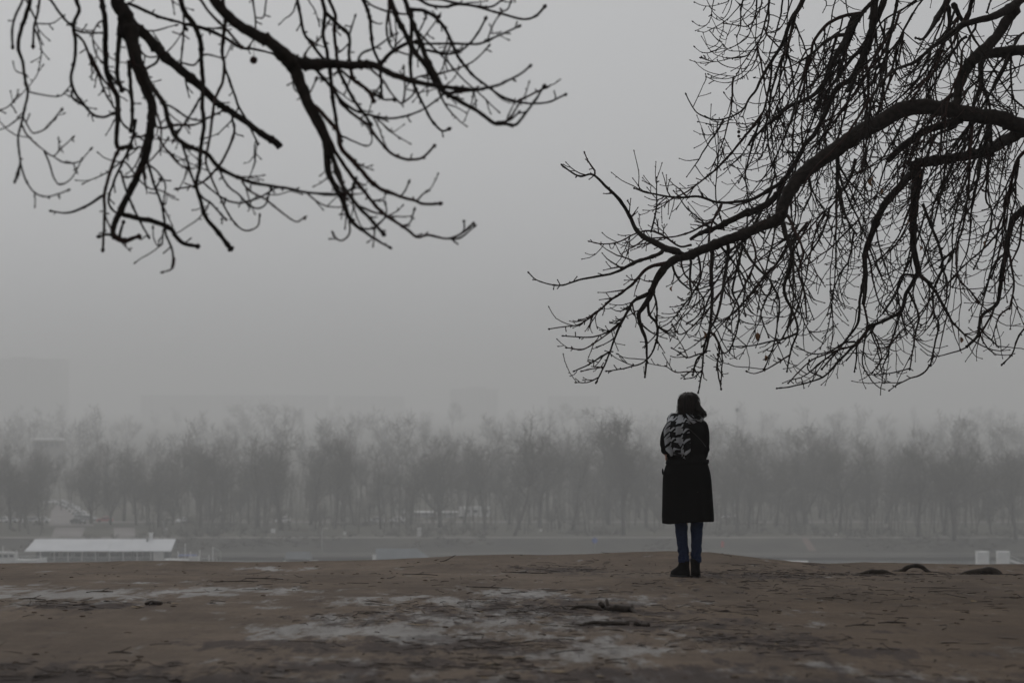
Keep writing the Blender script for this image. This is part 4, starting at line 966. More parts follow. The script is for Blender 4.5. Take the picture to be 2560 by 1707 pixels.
# ------------------------------------------------------------------ boathouse and boats
def floating_house():
    d = 503.0
    x0, x1 = at(70, 0, d).x, at(424, 0, d).x
    root = empty('boathouse', ((x0 + x1) / 2, d, 0))
    tag(root, 'long white roofed floating boathouse moored at the far bank', 'boathouse')
    hw = (x1 - x0) / 2
    mb = MB(); mb.box(-hw - 0.5, hw + 1.0, -1.0, 9.0, -0.5, 0.45); mb.build('deck', M['concrete'], root, False)
    # roof: two slopes, seven sheets each
    e = 2.70; rdg = 4.95
    n = 7
    for i in range(n):
        a = -hw - 0.55 + (2 * hw + 1.0) * i / n; b = -hw - 0.55 + (2 * hw + 1.0) * (i + 1) / n - 0.03
        t0 = (a + hw) / (2 * hw); sh = 1.6 * (1 - 0) if i == 0 else 0
        mb = MB()
        al = a + (1.3 if i == 0 else 0.0)
        br = b + (0.35 if i == n - 1 else 0.0)
        up = 0.02 * (i % 2)
        mb.raw([(a, -1.0, e + up), (b, -1.0, e + up), (br, 4.0, rdg + up), (al, 4.0, rdg + up), (a, -1.0, e - 0.12 + up), (b, -1.0, e - 0.12 + up), (br, 4.0, rdg - 0.12 + up), (al, 4.0, rdg - 0.12 + up)],
               [(0, 1, 2, 3), (7, 6, 5, 4), (0, 4, 5, 1), (1, 5, 6, 2), (2, 6, 7, 3), (3, 7, 4, 0)])
        mb.raw([(a, 9.0, e + up), (b, 9.0, e + up), (br, 4.02, rdg + up), (al, 4.02, rdg + up)], [(3, 2, 1, 0)])
        mb.build('roof_sheet', M['roof_white'], root, False)
    for i in range(9):
        x = -hw + 2.7 + i * (2 * hw - 6.5) / 8
        mb = MB(); mb.box(x - 0.09, x + 0.09, -0.75, -0.57, 0.45, 2.66); mb.build('post', M['offwhite'], root, False)
    mb = MB(); mb.box(-hw + 1.2, hw - 3.4, 2.2, 7.5, 0.45, 2.75); mb.build('wall', M['slate_dark'], root, False)
    for i in range(8):
        x = -hw + 4.2 + i * (2 * hw - 9.5) / 8
        mb = MB(); mb.box(x, x + 2.0, 2.12, 2.185, 1.15, 2.35); w_ = mb.build('window', M['offwhite'], root, False)
        mb = MB(); mb.box(x + 0.1, x + 1.9, 2.08, 2.115, 1.25, 2.25); mb.build('pane', M['glass'], w_, False)
    mb = MB(); mb.box(hw - 3.3, hw - 1.2, -0.8, 4.0, 0.45, 2.62); mb.build('cabin', M['offwhite'], root, False)
    mb = MB(); mb.box(hw - 1.1, hw - 0.2, 0.4, 4.0, 0.45, 2.55); mb.build('storage_bay', M['slate_dark'], root, False)
    mb = MB(); mb.box(-hw + 2.6, hw - 3.5, -0.72, -0.66, 1.38, 1.46); mb.box(-hw + 2.6, hw - 3.5, -0.72, -0.66, 0.92, 0.98)
    mb.build('railing', M['offwhite'], root, False)
    mb = MB(); mb.box(-hw + 6, hw - 9, 1.9, 2.05, 2.36, 2.52); mb.build('red_awning', M['red_sign'], root, False)
    xc = at(378, 0, d + 5).x - root.location.x
    mb = MB(); mb.box(xc - 0.35, xc + 0.35, 4.3, 5.0, rdg - 0.4, rdg + 1.05); mb.box(xc - 0.45, xc + 0.45, 4.2, 5.1, rdg + 1.06, rdg + 1.25); mb.build('chimney', M['white'], root, False)
    mb = MB(); xg = at(366, 0, d + 2).x - root.location.x
    mb.box(xg - 0.12, xg + 0.12, 2.8, 4.05, rdg - 0.55, rdg + 0.10); mb.build('roof_vent', M['slate_dark'], root, False)
floating_house()

def hull(L, B, H, mat, parent, bow=0.28):
    """boat hull pointing to +x"""
    mb = MB(); rings = []
    for t in np.linspace(0, 1, 12):
        w = B / 2 * (1 if t < 1 - bow else math.sqrt(max(0.0, 1 - ((t - 1 + bow) / bow) ** 2)) * 0.98 + 0.02)
        up = H * (0.0 if t < 1 - bow else 0.35 * ((t - 1 + bow) / bow) ** 2)
        x = -L / 2 + L * t
        rings.append([(x, -w, H + up), (x, -w * 0.85, H * 0.35), (x, -w * 0.4, 0), (x, w * 0.4, 0), (x, w * 0.85, H * 0.35), (x, w, H + up)])
    mb.loft(rings); return mb.build('hull', mat, parent, False)

def boats():
    d = 500.0
    # motor boat beside the boathouse
    xr = at(118, 0, d).x; L = 13.0
    r = empty('motor_boat', (xr - L / 2, d, -0.4)); tag(r, 'white motor boat with pointed bow, moored left of the boathouse', 'boat')
    hull(L, 3.2, 1.5, M['white'], r)
    mb = MB(); mb.box(-5.0, 0.2, -1.2, 1.2, 1.5, 2.9); mb.box(-4.6, -0.6, -1.3, 1.3, 2.9, 3.05); mb.build('cabin', M['offwhite'], r, False)
    for i in range(4):
        mb = MB(); mb.box(-4.7 + i * 1.2, -3.8 + i * 1.2, -1.26, -1.205, 2.0, 2.6); mb.build('window', M['glass'], r, False)
    for x in (-4.8, -2.4, 0.4):
        mb = MB(); mb.bar((x, -1.0, 1.5), (x, -1.0, 4.3 if x < 0 else 3.4), 0.07); mb.build('mast', M['white'], r)
    mb = MB()
    for x in np.linspace(0.8, 5.6, 7): mb.bar((x, -1.2, 1.5), (x, -1.2, 2.2), 0.03, 4)
    mb.bar((0.8, -1.2, 2.2), (5.6, -1.2, 2.2), 0.035, 4); mb.build('railing', M['white'], r)
    # pontoon with railings right of the boathouse
    x0, x1 = at(414, 0, d).x, at(546, 0, d).x
    r = empty('pontoon', ((x0 + x1) / 2, d, -0.3)); hw = (x1 - x0) / 2; tag(r, 'pale pontoon with railings and thin masts right of the boathouse', 'pontoon')
    mb = MB(); mb.box(-hw, hw, -1.5, 2.5, 0, 0.72); mb.build('float', M['offwhite'], r, False)
    mb = MB(); mb.box(-hw - 0.1, -hw + 5.1, -1.7, 1.0, 0.75, 1.55); mb.build('locker', M['white'], r, False)
    mb = MB(); mb.box(-0.6, 1.4, -1.0, 1.2, 0.75, 2.0); mb.build('cabin', M['offwhite'], r, False)
    mb = MB(); mb.box(-hw + 2.6, 0.9, 0.0, 1.5, 2.15, 2.32); mb.build('awning', M['blue_sign'], r, False)
    for x, h in ((-hw + 2.7, 3.0), (-1.3, 4.6), (-0.2, 3.0), (1.7, 3.2), (3.6, 2.2), (4.4, 3.9)):
        mb = MB(); mb.bar((x, -0.8, 0.72), (x, -0.8, h), 0.07); mb.ball((x, -0.8, h), 0.13, 6, 5); mb.build('mast', M['white'], r)
    mb = MB(); mb.tube([(4.4, -0.8, 3.9), (5.2, -0.8, 3.6), (6.0, -0.8, 3.0), (6.0, -0.8, 0.72)], 0.05, 5); mb.build('davit', M['offwhite'], r)
    mb = MB()
    for x in np.linspace(1.8, hw - 0.2, 8): mb.bar((x, -1.4, 0.72), (x, -1.4, 1.75), 0.035, 4)
    mb.bar((1.8, -1.4, 1.75), (hw - 0.2, -1.4, 1.75), 0.04, 4); mb.build('railing', M['white'], r)
    # blue grey hipped roof on the water
    def pontoon_house(pxa, pxb, top, mat, lab, hip):
        dd = 503.0; a, b = at(pxa, 0, dd).x, at(pxb, 0, dd).x; h = (b - a) / 2; zt = at(0, top, dd + 2.5).z
        r = empty('pontoon_house', ((a + b) / 2, dd, 0)); tag(r, lab, 'pontoon')
        mb = MB(); mb.box(-h - 0.4, h + 1.0, -0.8, 5.6, -0.4, 0.35); mb.build('float', M['concrete'], r, False)
        mb = MB(); mb.box(-h + 0.2, h - 0.3, 0.3, 4.6, 0.35, 0.95); mb.build('wall', mat, r, False)
        mb = MB(); z0 = 0.96
        v = [(-h, -0.4, z0), (h, -0.4, z0), (h, 5.2, z0), (-h, 5.2, z0), (-h + 0.1, 2.2, zt), (h - hip, 2.2, zt), (h - hip, 2.8, zt), (-h + 0.1, 2.8, zt)]
        mb.raw(v, [(0, 1, 5, 4), (1, 2, 6, 5), (2, 3, 7, 6), (3, 0, 4, 7), (4, 5, 6, 7), (3, 2, 1, 0)]); mb.build('roof', mat, r, False)
        for i in range(5):
            x = -h + 0.9 + i * (2 * h - 2.2) / 5
            mb = MB(); mb.box(x, x + 0.9, 0.22, 0.28, 0.45, 0.9); mb.build('window', M['glass'], r, False)
    pontoon_house(937, 1072, 1371, M['slate'], 'blue grey hipped roof of a low pontoon, right of the white bollard', 2.6)
    pontoon_house(712, 778, 1379, M['slate_dark'], 'small dark blue grey pontoon shed left of the lamp post', 0.3)
    p = at(936, 1397, 498)
    r = empty('mooring_bollard', (p.x, p.y, 0)); tag(r, 'short white mooring bollard beside the blue grey hipped roof', 'bollard')
    mb = MB(); mb.tube([(0, 0, 0.4), (0, 0, 2.0)], 0.38, 10); mb.build('post', M['white'], r); mb = MB(); mb.tube([(0, 0, 2.0), (0, 0, 2.15)], 0.46, 10); mb.build('cap', M['white'], r)
    mb = MB(); mb.box(-2.5, 0.8, -1.2, 1.2, -0.3, 0.4); mb.build('float', M['concrete'], r, False)
    # white boxes and gangway on the right
    for a, b, lab in ((2444, 2473, 'nearer the arching root'), (2496, 2525, 'beside the white gangway')):
        dd = 470.0; xa, xb = at(a, 0, dd).x, at(b, 0, dd).x; w = (xb - xa) / 2; zt = at(0, 1380, dd).z
        r = empty('pontoon_box', ((xa + xb) / 2, dd, 0)); tag(r, f'square white pontoon box {lab}', 'pontoon')
        mb = MB(); mb.box(-w, w, 0, 2.2, 0.5, zt); mb.build('wall', M['white'], r, False)
        mb = MB(); mb.box(-w - 0.08, w + 0.08, -0.08, 2.28, zt + 0.002, zt + 0.12); mb.build('roof', M['white'], r, False)
        mb = MB(); mb.box(-w - 0.6, w + 0.6, -0.6, 2.8, -0.4, 0.49); mb.build('float', M['concrete'], r, False)
    a, b = at(2527, 1397, 470), at(2640, 1440, 470)
    r = empty('gangway', (a.x, 470, a.z)); tag(r, 'white sloping gangway at the far right edge', 'gangway')
    mb = MB(); dx, dz = b.x - a.x, b.z - a.z
    mb.raw([(0, -0.6, 0), (dx, -0.6, dz), (dx, 0.6, dz), (0, 0.6, 0), (0, -0.6, -0.5), (dx, -0.6, dz - 0.5), (dx, 0.6, dz - 0.5), (0, 0.6, -0.5)], [(0, 1, 2, 3), (7, 6, 5, 4), (0, 4, 5, 1), (1, 5, 6, 2), (2, 6, 7, 3), (3, 7, 4, 0)]); mb.build('deck', M['white'], r, False)
    mb = MB()
    for t in np.linspace(0, 1, 8): mb.bar((dx * t, -0.6, dz * t), (dx * t, -0.6, dz * t + 0.55), 0.03, 4)
    mb.bar((0, -0.6, 0.55), (dx, -0.6, dz + 0.55), 0.035, 4); mb.build('railing', M['white'], r)
    p = at(1992, 1412, 485)
    r = empty('rowing_boat', (p.x, 485, 0.9)); tag(r, 'upturned white boat hull just over the hill edge', 'boat')
    b_ = hull(4.6, 1.7, 0.75, M['white'], r, 0.5); b_.rotation_euler = (math.pi, 0, 0); b_.location = (0, 0, 0.9)
    mb = MB(); mb.box(-3, 3, -1.5, 1.5, -1.3, 0.0); mb.build('float', M['concrete'], r, False)
boats()

# ------------------------------------------------------------------ signs, lamp posts, small furniture on the far bank
def sign(px, top, foot, mat, lab, disc):
    d = 529.0; p = at(px, top, d); f = QUAY + 0.05
    r = empty('road_sign', (p.x, d, f)); tag(r, lab, 'sign')
    h = p.z - f
    mb = MB(); mb.bar((0, 0, 0), (0, 0, h), 0.06); mb.build('pole', M['steel'], r)
    mb = MB()
    if disc: mb.tube([(0, -0.12, h - 0.75), (0, -0.08, h - 0.75)], 0.62, 20)
    else: mb.prism([(-0.32, -0.12), (0.32, -0.12), (0.32, -0.08), (-0.32, -0.08)], h - 1.3, h)
    mb.build('plate', mat, r, False)
sign(1487, 1342, 1385, M['blue_sign'], 'round blue sign on a pale pole across the river', True)
sign(1806, 1352, 1385, M['red_sign'], 'small red sign on a pole right of the woman', False)
def lamp(px, top, d, z, lab, head='arm'):
    p = at(px, top, d); h = p.z - z
    r = empty('street_lamp', (p.x, d, z)); tag(r, lab, 'lamp post')
    mb = MB(); mb.tube([(0, 0, 0), (0, 0, h * 0.5), (0, 0, h)], [0.12, 0.09, 0.06], 7); mb.build('pole', M['steel'], r)
    mb = MB()
    if head == 'arm': mb.tube([(0, 0, h), (0.3, 0, h + 0.15), (0.9, 0, h + 0.2)], 0.05, 5); mb.box(0.7, 1.3, -0.12, 0.12, h + 0.1, h + 0.24)
    else: mb.ball((0, 0, h + 0.2), 0.28, 10, 7)
    mb.build('lamp_head', M['offwhite'], r)
lamp(805, 1322, 530, QUAY + 0.05, 'tall lamp post on the far bank above the grey pontoons')
lamp(411, 1295, 549, PLAIN, 'thin lamp post rising behind the boathouse roof end')
lamp(2221, 1390, 530, QUAY + 0.05, 'short globe lamp on the bank left of the arching root', 'globe')
lamp(416, 1324, 552, PLAIN, 'short globe lamp beside the boathouse roof end', 'globe')
lamp(2090, 1338, 556, PLAIN, 'short globe lamp above the reddish path', 'globe')
# floodlight mast
p = at(1843, 1024, 1050); r = empty('floodlight_mast', (p.x, 1050, PLAIN)); tag(r, 'slim floodlight mast standing over the misty trees right of the woman', 'mast')
h = p.z - PLAIN
mb = MB(); mb.tube([(0, 0, 0), (0, 0, h)], [0.28, 0.14], 8); mb.build('pole', M['steel'], r)
mb = MB(); mb.tube([(0, 0, h - 0.9), (0, 0, h - 0.5), (0, 0, h + 0.4), (0, 0, h + 0.7)], [0.3, 0.75, 0.75, 0.3], 12); mb.build('lamp_head', M['slate'], r)
for px, py, w, h, lab, nm in ((683, 1333, 1.0, 1.0, 'white cabinet on the grass above the far path', 'utility_cabinet'), (862, 1338, 0.6, 0.75, 'small white bin on the grass above the far path', 'litter_bin'), (1048, 1341, 0.9, 1.9, 'pale info board on the grass below the long kiosk', 'notice_board'), (1352, 1330, 0.55, 0.7, 'small white bin left of the blue sign', 'litter_bin')):
    p = plain_at(px, py); r = empty(nm, p); tag(r, lab, nm.split('_')[-1])
    mb = MB(); mb.box(-w / 2, w / 2, -w / 3, w / 3, 0.12, h); mb.build('body', M['white'] if h < 1.2 else M['offwhite'], r, False)
    mb = MB(); mb.box(-w / 2 - 0.04, w / 2 + 0.04, -w / 3 - 0.04, w / 3 + 0.04, h + 0.002, h + 0.08); mb.build('top', M['white'], r, False)
    mb = MB(); mb.box(-w / 2 + 0.1, w / 2 - 0.1, -0.1, 0.1, -0.05, 0.118); mb.build('foot', M['concrete'], r, False)
# kiosk
def kiosk():
    d = 640.0; a, b = at(1008, 0, d).x, at(1142, 0, d).x; h = (b - a) / 2; zt = at(0, 1279, d).z - PLAIN
    r = empty('kiosk', ((a + b) / 2, d, PLAIN)); tag(r, 'long low kiosk with a white roof edge among the far trees', 'kiosk')
    mb = MB(); mb.box(-h - 0.3, h + 0.3, -0.6, 5.2, zt - 0.28, zt); mb.build('roof', M['white'], r, False)
    mb = MB(); mb.box(-h, h, 0, 4.8, -0.1, zt - 0.285); mb.build('wall', M['tower'], r, False)
    for i in range(6):
        x = -h + 0.6 + i * (2 * h - 1) / 6
        mb = MB(); mb.box(x, x + 1.5, -0.08, -0.02, 0.8, zt - 0.5); mb.build('window', M['glass'], r, False)
    mb = MB(); mb.box(h - 1.4, h - 0.5, -0.08, -0.02, 0.0, zt - 0.5); mb.build('door', M['offwhite'], r, False)
kiosk()
# camper van
def wheel_mesh(rad, w):
    mb = MB(); mb.tube([(0, -w / 2, 0), (0, -w / 2 + 0.03, 0), (0, w / 2 - 0.03, 0), (0, w / 2, 0)], [rad * 0.9, rad, rad, rad * 0.9], 14); return mb.mesh('wheel')
WM = wheel_mesh(0.32, 0.2)
def camper():
    d = 641.0; a, b = at(1147, 0, d).x, at(1226, 0, d).x; h = (b - a) / 2
    r = empty('camper_van', ((a + b) / 2, d - 5, PLAIN)); tag(r, 'white box shaped camper van among the far trees', 'van')
    mb = MB(); mb.box(-h + 0.9, h, -1.1, 1.1, 0.45, 3.0); mb.box(-h + 0.2, -h + 0.95, -1.05, 1.05, 2.0, 2.98); mb.build('box_body', M['white'], r, False)
    mb = MB(); mb.raw([(-h, -1, 0.45), (-h + 0.9, -1, 0.45), (-h + 0.9, -1, 1.98), (-h + 0.55, -1, 1.95), (-h, -1, 1.2), (-h, 1, 0.45), (-h + 0.9, 1, 0.45), (-h + 0.9, 1, 1.98), (-h + 0.55, 1, 1.95), (-h, 1, 1.2)], [(0, 5, 6, 1), (4, 3, 8, 9), (3, 2, 7, 8), (0, 4, 9, 5)], [(0, 1, 2), (0, 2, 3), (0, 3, 4), (5, 7, 6), (5, 8, 7), (5, 9, 8)]); mb.build('cab', M['white'], r, False)
    for x in (-h + 1.8, -h + 4.0, h - 1.6):
        mb = MB(); mb.box(x, x + 1.0, -1.16, -1.105, 1.5, 2.2); mb.build('window', M['glass'], r, False)
    for x in (-h + 0.9, h - 1.5):
        for s in (-1, 1):
            w = link_mesh('wheel', WM, M['tyre'], r); w.location = (x, s * 0.98, 0.32)
camper()
# cars
def car_meshes():
    b = MB(); prof = [(-2.1, 0.30), (-2.12, 0.72), (-1.75, 0.86), (-1.05, 0.93), (-0.45, 1.40), (0.95, 1.43), (1.65, 0.98), (2.05, 0.92), (2.12, 0.62), (2.1, 0.30)]
    rings = []
    for y, sh in ((-0.86, 0.0), (-0.80, 0.03), (0.80, 0.03), (0.86, 0.0)):
        rings.append([(x * (0.985 if abs(y) > 0.83 else 1), y * (0.82 if z > 1.2 else 1.0), z + (sh if z > 1.2 else 0)) for x, z in prof])
    b.loft(rings); g = MB()
    for s in (-1, 1):
        g.raw([(-0.85, s * 0.835, 0.97), (1.35, s * 0.835, 0.99), (0.90, s * 0.735, 1.36), (-0.40, s * 0.735, 1.34)], [(0, 1, 2, 3) if s < 0 else (3, 2, 1, 0)])
    g.raw([(-1.02, -0.68, 0.98), (-1.02, 0.68, 0.98), (-0.50, 0.6, 1.40), (-0.50, -0.6, 1.40)], [(0, 1, 2, 3)]); g.raw([(1.66, -0.66, 1.02), (1.66, 0.66, 1.02), (1.02, 0.6, 1.43), (1.02, -0.6, 1.43)], [(3, 2, 1, 0)])
    l = MB(); l.box(-2.15, -2.10, -0.72, -0.42, 0.62, 0.76); l2 = MB(); l2.box(-2.15, -2.10, 0.42, 0.72, 0.62, 0.76)
    return b.mesh('body', False), g.mesh('glazing', False), l.mesh('headlight', False), l2.mesh('headlight', False)
CB, CG, CL1, CL2 = car_meshes()
def car(px, py, rz, mat, lab):
    p = plain_at(px, py, PLAIN + 0.06); r = empty('parked_car', p, rz); tag(r, lab, 'car', 'cars parked on the far bank')
    b = bpy.data.objects.new('body', CB); C.objects.link(b); b.parent = r
    if not CB.materials: CB.materials.append(M['car_white'])
    b.material_slots[0].link = 'OBJECT'; b.material_slots[0].material = mat
    link_mesh('glazing', CG, M['glass'], r); link_mesh('headlight', CL1, M['white'], r); link_mesh('headlight', CL2, M['white'], r)
    for x in (-1.3, 1.3):
        for s in (-1, 1):
            w = link_mesh('wheel', WM, M['tyre'], r); w.location = (x, s * 0.76, 0.32)
car(455, 1307, 1.3, M['car_white'], 'white car facing out under the trees right of the boathouse roof')
car(262, 1305, 0.1, M['car_red'], 'red car parked across the end of the car park row')
car(196, 1309, 2.6, M['car_dark'], 'black car, nearest in the receding car park row')
for i, (px, py, mt, w) in enumerate(((207, 1300, 'car_grey', 'grey car, second from the front of the car park row'), (204, 1292, 'car_silver', 'silver car, third from the front of the car park row'), (197, 1285, 'car_white', 'white car in the middle of the car park row'), (188, 1279, 'car_white', 'white car halfway back in the car park row'), (180, 1273, 'car_silver', 'silver car near the back of the car park row'),
                                (171, 1268, 'car_white', 'white car, third from the far end of the car park row'), (163, 1264, 'car_silver', 'silver car, second from the far end of the car park row'), (155, 1261, 'car_white', 'white car at the far end of the car park row'), (222, 1301, 'car_grey', 'grey car standing outside the car park row beside the red car'), (128, 1259, 'car_white', 'white car across the far end of the car park road'))):
    car(px, py, 2.7, M[mt], w)
for px, mt, w in ((8, 'car_white', 'white car at the far left among the trees'), (26, 'car_silver', 'silver car next to the leftmost white car'), (62, 'car_white', 'white car above the white motor boat'), (80, 'car_silver', 'silver car just left of the car park road'), (104, 'car_white', 'white car beside the car park entrance'), (708, 'car_white', 'white car half hidden above the white cabinet'), (940, 'car_silver', 'silver car left of the long kiosk'), (994, 'car_white', 'pale car at the left end of the long kiosk'), (1823, 'car_white', 'white car between trunks right of the woman')):
    car(px, 1306 if px < 1500 else 1296, random.uniform(-0.3, 0.3), M[mt], w)

# ------------------------------------------------------------------ buildings in the mist
def block(px0, px1, top, d, depth, lab, nm, floors, cols, cat='building', roof_box=None):
    a, b = at(px0, 0, d).x, at(px1, 0, d).x; zt = at(0, top, d).z; h = zt - PLAIN; w = b - a
    r = empty(nm, ((a + b) / 2, d, PLAIN)); tag(r, lab, cat)
    mb = MB(); mb.box(-w / 2, w / 2, 0, depth, -1, h); mb.build('wall', M['tower'], r, False)
    fh = h / floors; cw = w / cols
    wm = MB()
    for c in range(cols):
        x = -w / 2 + (c + 0.5) * cw
        wm.box(x - cw * 0.36, x + cw * 0.36, -0.12, -0.01, 0, fh * 0.5)
    wme = wm.mesh('window_row', False)
    for f in range(floors):
        o = link_mesh('window_row', wme, M['pane'], r); o.location = (0, 0, fh * (f + 0.3))
    mb = MB(); mb.box(-w / 2 - 0.3, w / 2 + 0.3, -0.3, depth + 0.3, h + 0.002, h + 0.5); mb.build('roof', M['tower'], r, False)
    if roof_box:
        mb = MB(); mb.box(*roof_box, 2, depth - 2, h + 0.51, h + 3.4); mb.build('roof_house', M['tower'], r, False)
block(-120, 160, 898, 3500, 40, 'tall tower block fading into the fog at the far left', 'tower_block', 24, 22, roof_box=(2, 35))
block(352, 820, 988, 3700, 20, 'long low slab block barely showing through the fog', 'slab_block', 8, 26)
block(835, 1010, 990, 3800, 20, 'shorter low slab block right of the long one in the fog', 'slab_block', 8, 10)
block(1125, 1245, 972, 3600, 24, 'square block fading in the fog above the tree line', 'office_block', 10, 7, roof_box=(-12, 16))
block(1370, 1500, 990, 3700, 24, 'faint block in the fog left of the woman', 'office_block', 8, 8)
# pale flat roof showing between the trees
a = at(118, 1096, 990); r = empty('pavilion', (a.x, 990, PLAIN)); tag(r, 'pavilion with a pale flat roof showing above the trees', 'building')
h = a.z - PLAIN
mb = MB(); mb.box(-6.0, 6.0, 0, 9, -0.5, h - 0.9); mb.build('wall', M['concrete'], r, False)
mb = MB(); mb.box(-6.8, 5.6, -0.8, 9.8, h - 0.89, h); mb.build('roof', M['white'], r, False)
for i in range(5):
    mb = MB(); mb.box(-5.4 + i * 2.2, -3.9 + i * 2.2, -0.1, -0.01, h - 3.4, h - 1.6); mb.build('window', M['pane'], r, False)
# ------------------------------------------------------------------ the woman
M['skin'] = material('skin', (0.36, 0.20, 0.14), (0.42, 0.24, 0.17), 30, 0.55)
M['coat'] = material('black wool', (0.0030, 0.0028, 0.0028), (0.0050, 0.0047, 0.0045), 160, 0.95, 0.0015, 400, spec=0.04)
M['denim'] = material('dark blue denim', (0.010, 0.017, 0.045), (0.017, 0.028, 0.066), 60, 0.9, 0.001, 500, spec=0.15)
M['boot'] = material('black leather', (0.004, 0.0039, 0.0037), (0.007, 0.0067, 0.0064), 40, 0.8, spec=0.05)
M['sole'] = material('boot sole', (0.005, 0.0047, 0.0044), (0.009, 0.008, 0.0075), 60, 0.9)
M['hair'] = material('dark brown hair', (0.005, 0.0034, 0.003), (0.020, 0.012, 0.0095), 45, 0.6, 0.002, 120, spec=0.12, stretch=(1, 1, 0.08))
M['strap'] = material('bag strap', (0.022, 0.020, 0.019), (0.03, 0.028, 0.026), 60, 0.5)
M['eye'] = material('eye', (0.5, 0.5, 0.48), None, 5, 0.2)

def houndstooth():
    m = bpy.data.materials.new('houndstooth wool'); m.use_nodes = True
    n = m.node_tree; L = n.links; b = n.nodes['Principled BSDF']
    uv = n.nodes.new('ShaderNodeUVMap'); sp = n.nodes.new('ShaderNodeSeparateXYZ')
    nz = n.nodes.new('ShaderNodeTexNoise'); nz.inputs['Scale'].default_value = 7; L.new(uv.outputs[0], nz.inputs['Vector'])
    ad = n.nodes.new('ShaderNodeVectorMath'); ad.operation = 'MULTIPLY_ADD'
    ad.inputs[1].default_value = (0.03, 0.03, 0); L.new(nz.outputs['Color'], ad.inputs[0]); L.new(uv.outputs[0], ad.inputs[2])
    L.new(ad.outputs[0], sp.inputs[0])
    def op(o, a, c):
        x = n.nodes.new('ShaderNodeMath'); x.operation = o
        for i, s in enumerate((a, c)):
            if isinstance(s, (int, float)): x.inputs[i].default_value = s
            else: L.new(s, x.inputs[i])
        return x.outputs[0]
    X = op('MULTIPLY', sp.outputs[0], 8.0); Y = op('MULTIPLY', sp.outputs[1], 8.0)      # one unit of uv = one repeat
    wx = op('LESS_THAN', op('FLOORED_MODULO', X, 8.0), 3.6)
    wy = op('LESS_THAN', op('FLOORED_MODULO', Y, 8.0), 3.6)
    tw = op('LESS_THAN', op('FLOORED_MODULO', op('ADD', X, Y), 4.0), 2.0)
    v = op('ADD', op('MULTIPLY', wx, tw), op('MULTIPLY', wy, op('SUBTRACT', 1.0, tw)))
    mx = n.nodes.new('ShaderNodeMix'); mx.data_type = 'RGBA'
    mx.inputs['A'].default_value = (0.003, 0.003, 0.0033, 1); mx.inputs['B'].default_value = (0.38, 0.39, 0.41, 1)
    L.new(v, mx.inputs['Factor']); L.new(mx.outputs['Result'], b.inputs['Base Color'])
    b.inputs['Roughness'].default_value = 0.95; b.inputs['Specular IOR Level'].default_value = 0.15
    bn = n.nodes.new('ShaderNodeTexNoise'); bn.inputs['Scale'].default_value = 260
    bp = n.nodes.new('ShaderNodeBump'); bp.inputs['Distance'].default_value = 0.002
    L.new(bn.outputs['Fac'], bp.inputs['Height']); L.new(bp.outputs[0], b.inputs['Normal'])
    return m
M['houndstooth'] = houndstooth()

PD = 22.06
P0 = at(1719, 1437, PD)
P0.z = gz(P0.x, PD)
person = empty('person', (P0.x, PD, P0.z - 0.004))
person.scale = (1.0, 1.0, (at(0, 978, PD).z - P0.z) / 1.672)
tag(person, 'woman seen from behind in a black coat and houndstooth scarf with arms folded', 'person')

# --- body: one continuous surface (skin), face turned to the river (+y)
def limb(mb, pts, rad, sides=12, step=0.02):
    p = catmull(np.array(pts, float), step); r = np.interp(np.linspace(0, 1, len(p)), np.linspace(0, 1, len(rad)), rad)
    mb.tube(p, r, sides)
    mb.ball(p[0], r[0] * 0.98, 10, 7); mb.ball(p[-1], r[-1] * 0.98, 10, 7)
bd = MB()
HX, HY, HZ = 0.012, 0.03, 1.555                     # head centre
bd.ball((HX, HY, HZ), (0.075, 0.092, 0.098), 20, 14)
bd.ball((HX, HY + 0.03, HZ - 0.055), (0.058, 0.066, 0.062), 16, 10)          # jaw
bd.ball((HX, HY + 0.082, HZ - 0.098), (0.022, 0.018, 0.016), 10, 7)          # chin
bd.tube([(HX, HY + 0.088, HZ + 0.012), (HX, HY + 0.100, HZ - 0.018), (HX, HY + 0.112, HZ - 0.034), (HX, HY + 0.090, HZ - 0.044)], [0.008, 0.011, 0.015, 0.011], 8)   # nose
bd.ball((HX, HY + 0.088, HZ - 0.064), (0.024, 0.013, 0.006), 10, 6); bd.ball((HX, HY + 0.087, HZ - 0.073), (0.021, 0.013, 0.007), 10, 6)   # lips
for s in (-1, 1):
    bd.ball((HX + s * 0.076, HY - 0.005, HZ - 0.015), (0.010, 0.018, 0.030), 8, 7)     # ears
    bd.ball((HX + s * 0.032, HY + 0.078, HZ + 0.022), (0.024, 0.012, 0.006), 8, 6)     # brows
limb(bd, [(0.012, 0.02, 1.49), (0.008, 0.005, 1.40)], [0.050, 0.058])
limb(bd, [(0.0, 0.0, 1.36), (0.0, 0.0, 1.22), (0.0, 0.0, 1.06), (0, 0, 0.92)], [0.105, 0.115, 0.100, 0.125], 16)
for s, k in ((-1, -0.040), (1, 0.088)):
    limb(bd, [(k, 0.0, 0.88), (k * 0.95, 0.0, 0.50), (k * 0.85, 0.0, 0.12), (k * 0.85, 0.0, 0.06)], [0.072, 0.046, 0.032, 0.030])
    limb(bd, [(k * 0.85, -0.02, 0.045), (k * 0.85 + (-0.06 if s < 0 else 0.012), 0.085, 0.040)], [0.024, 0.018])
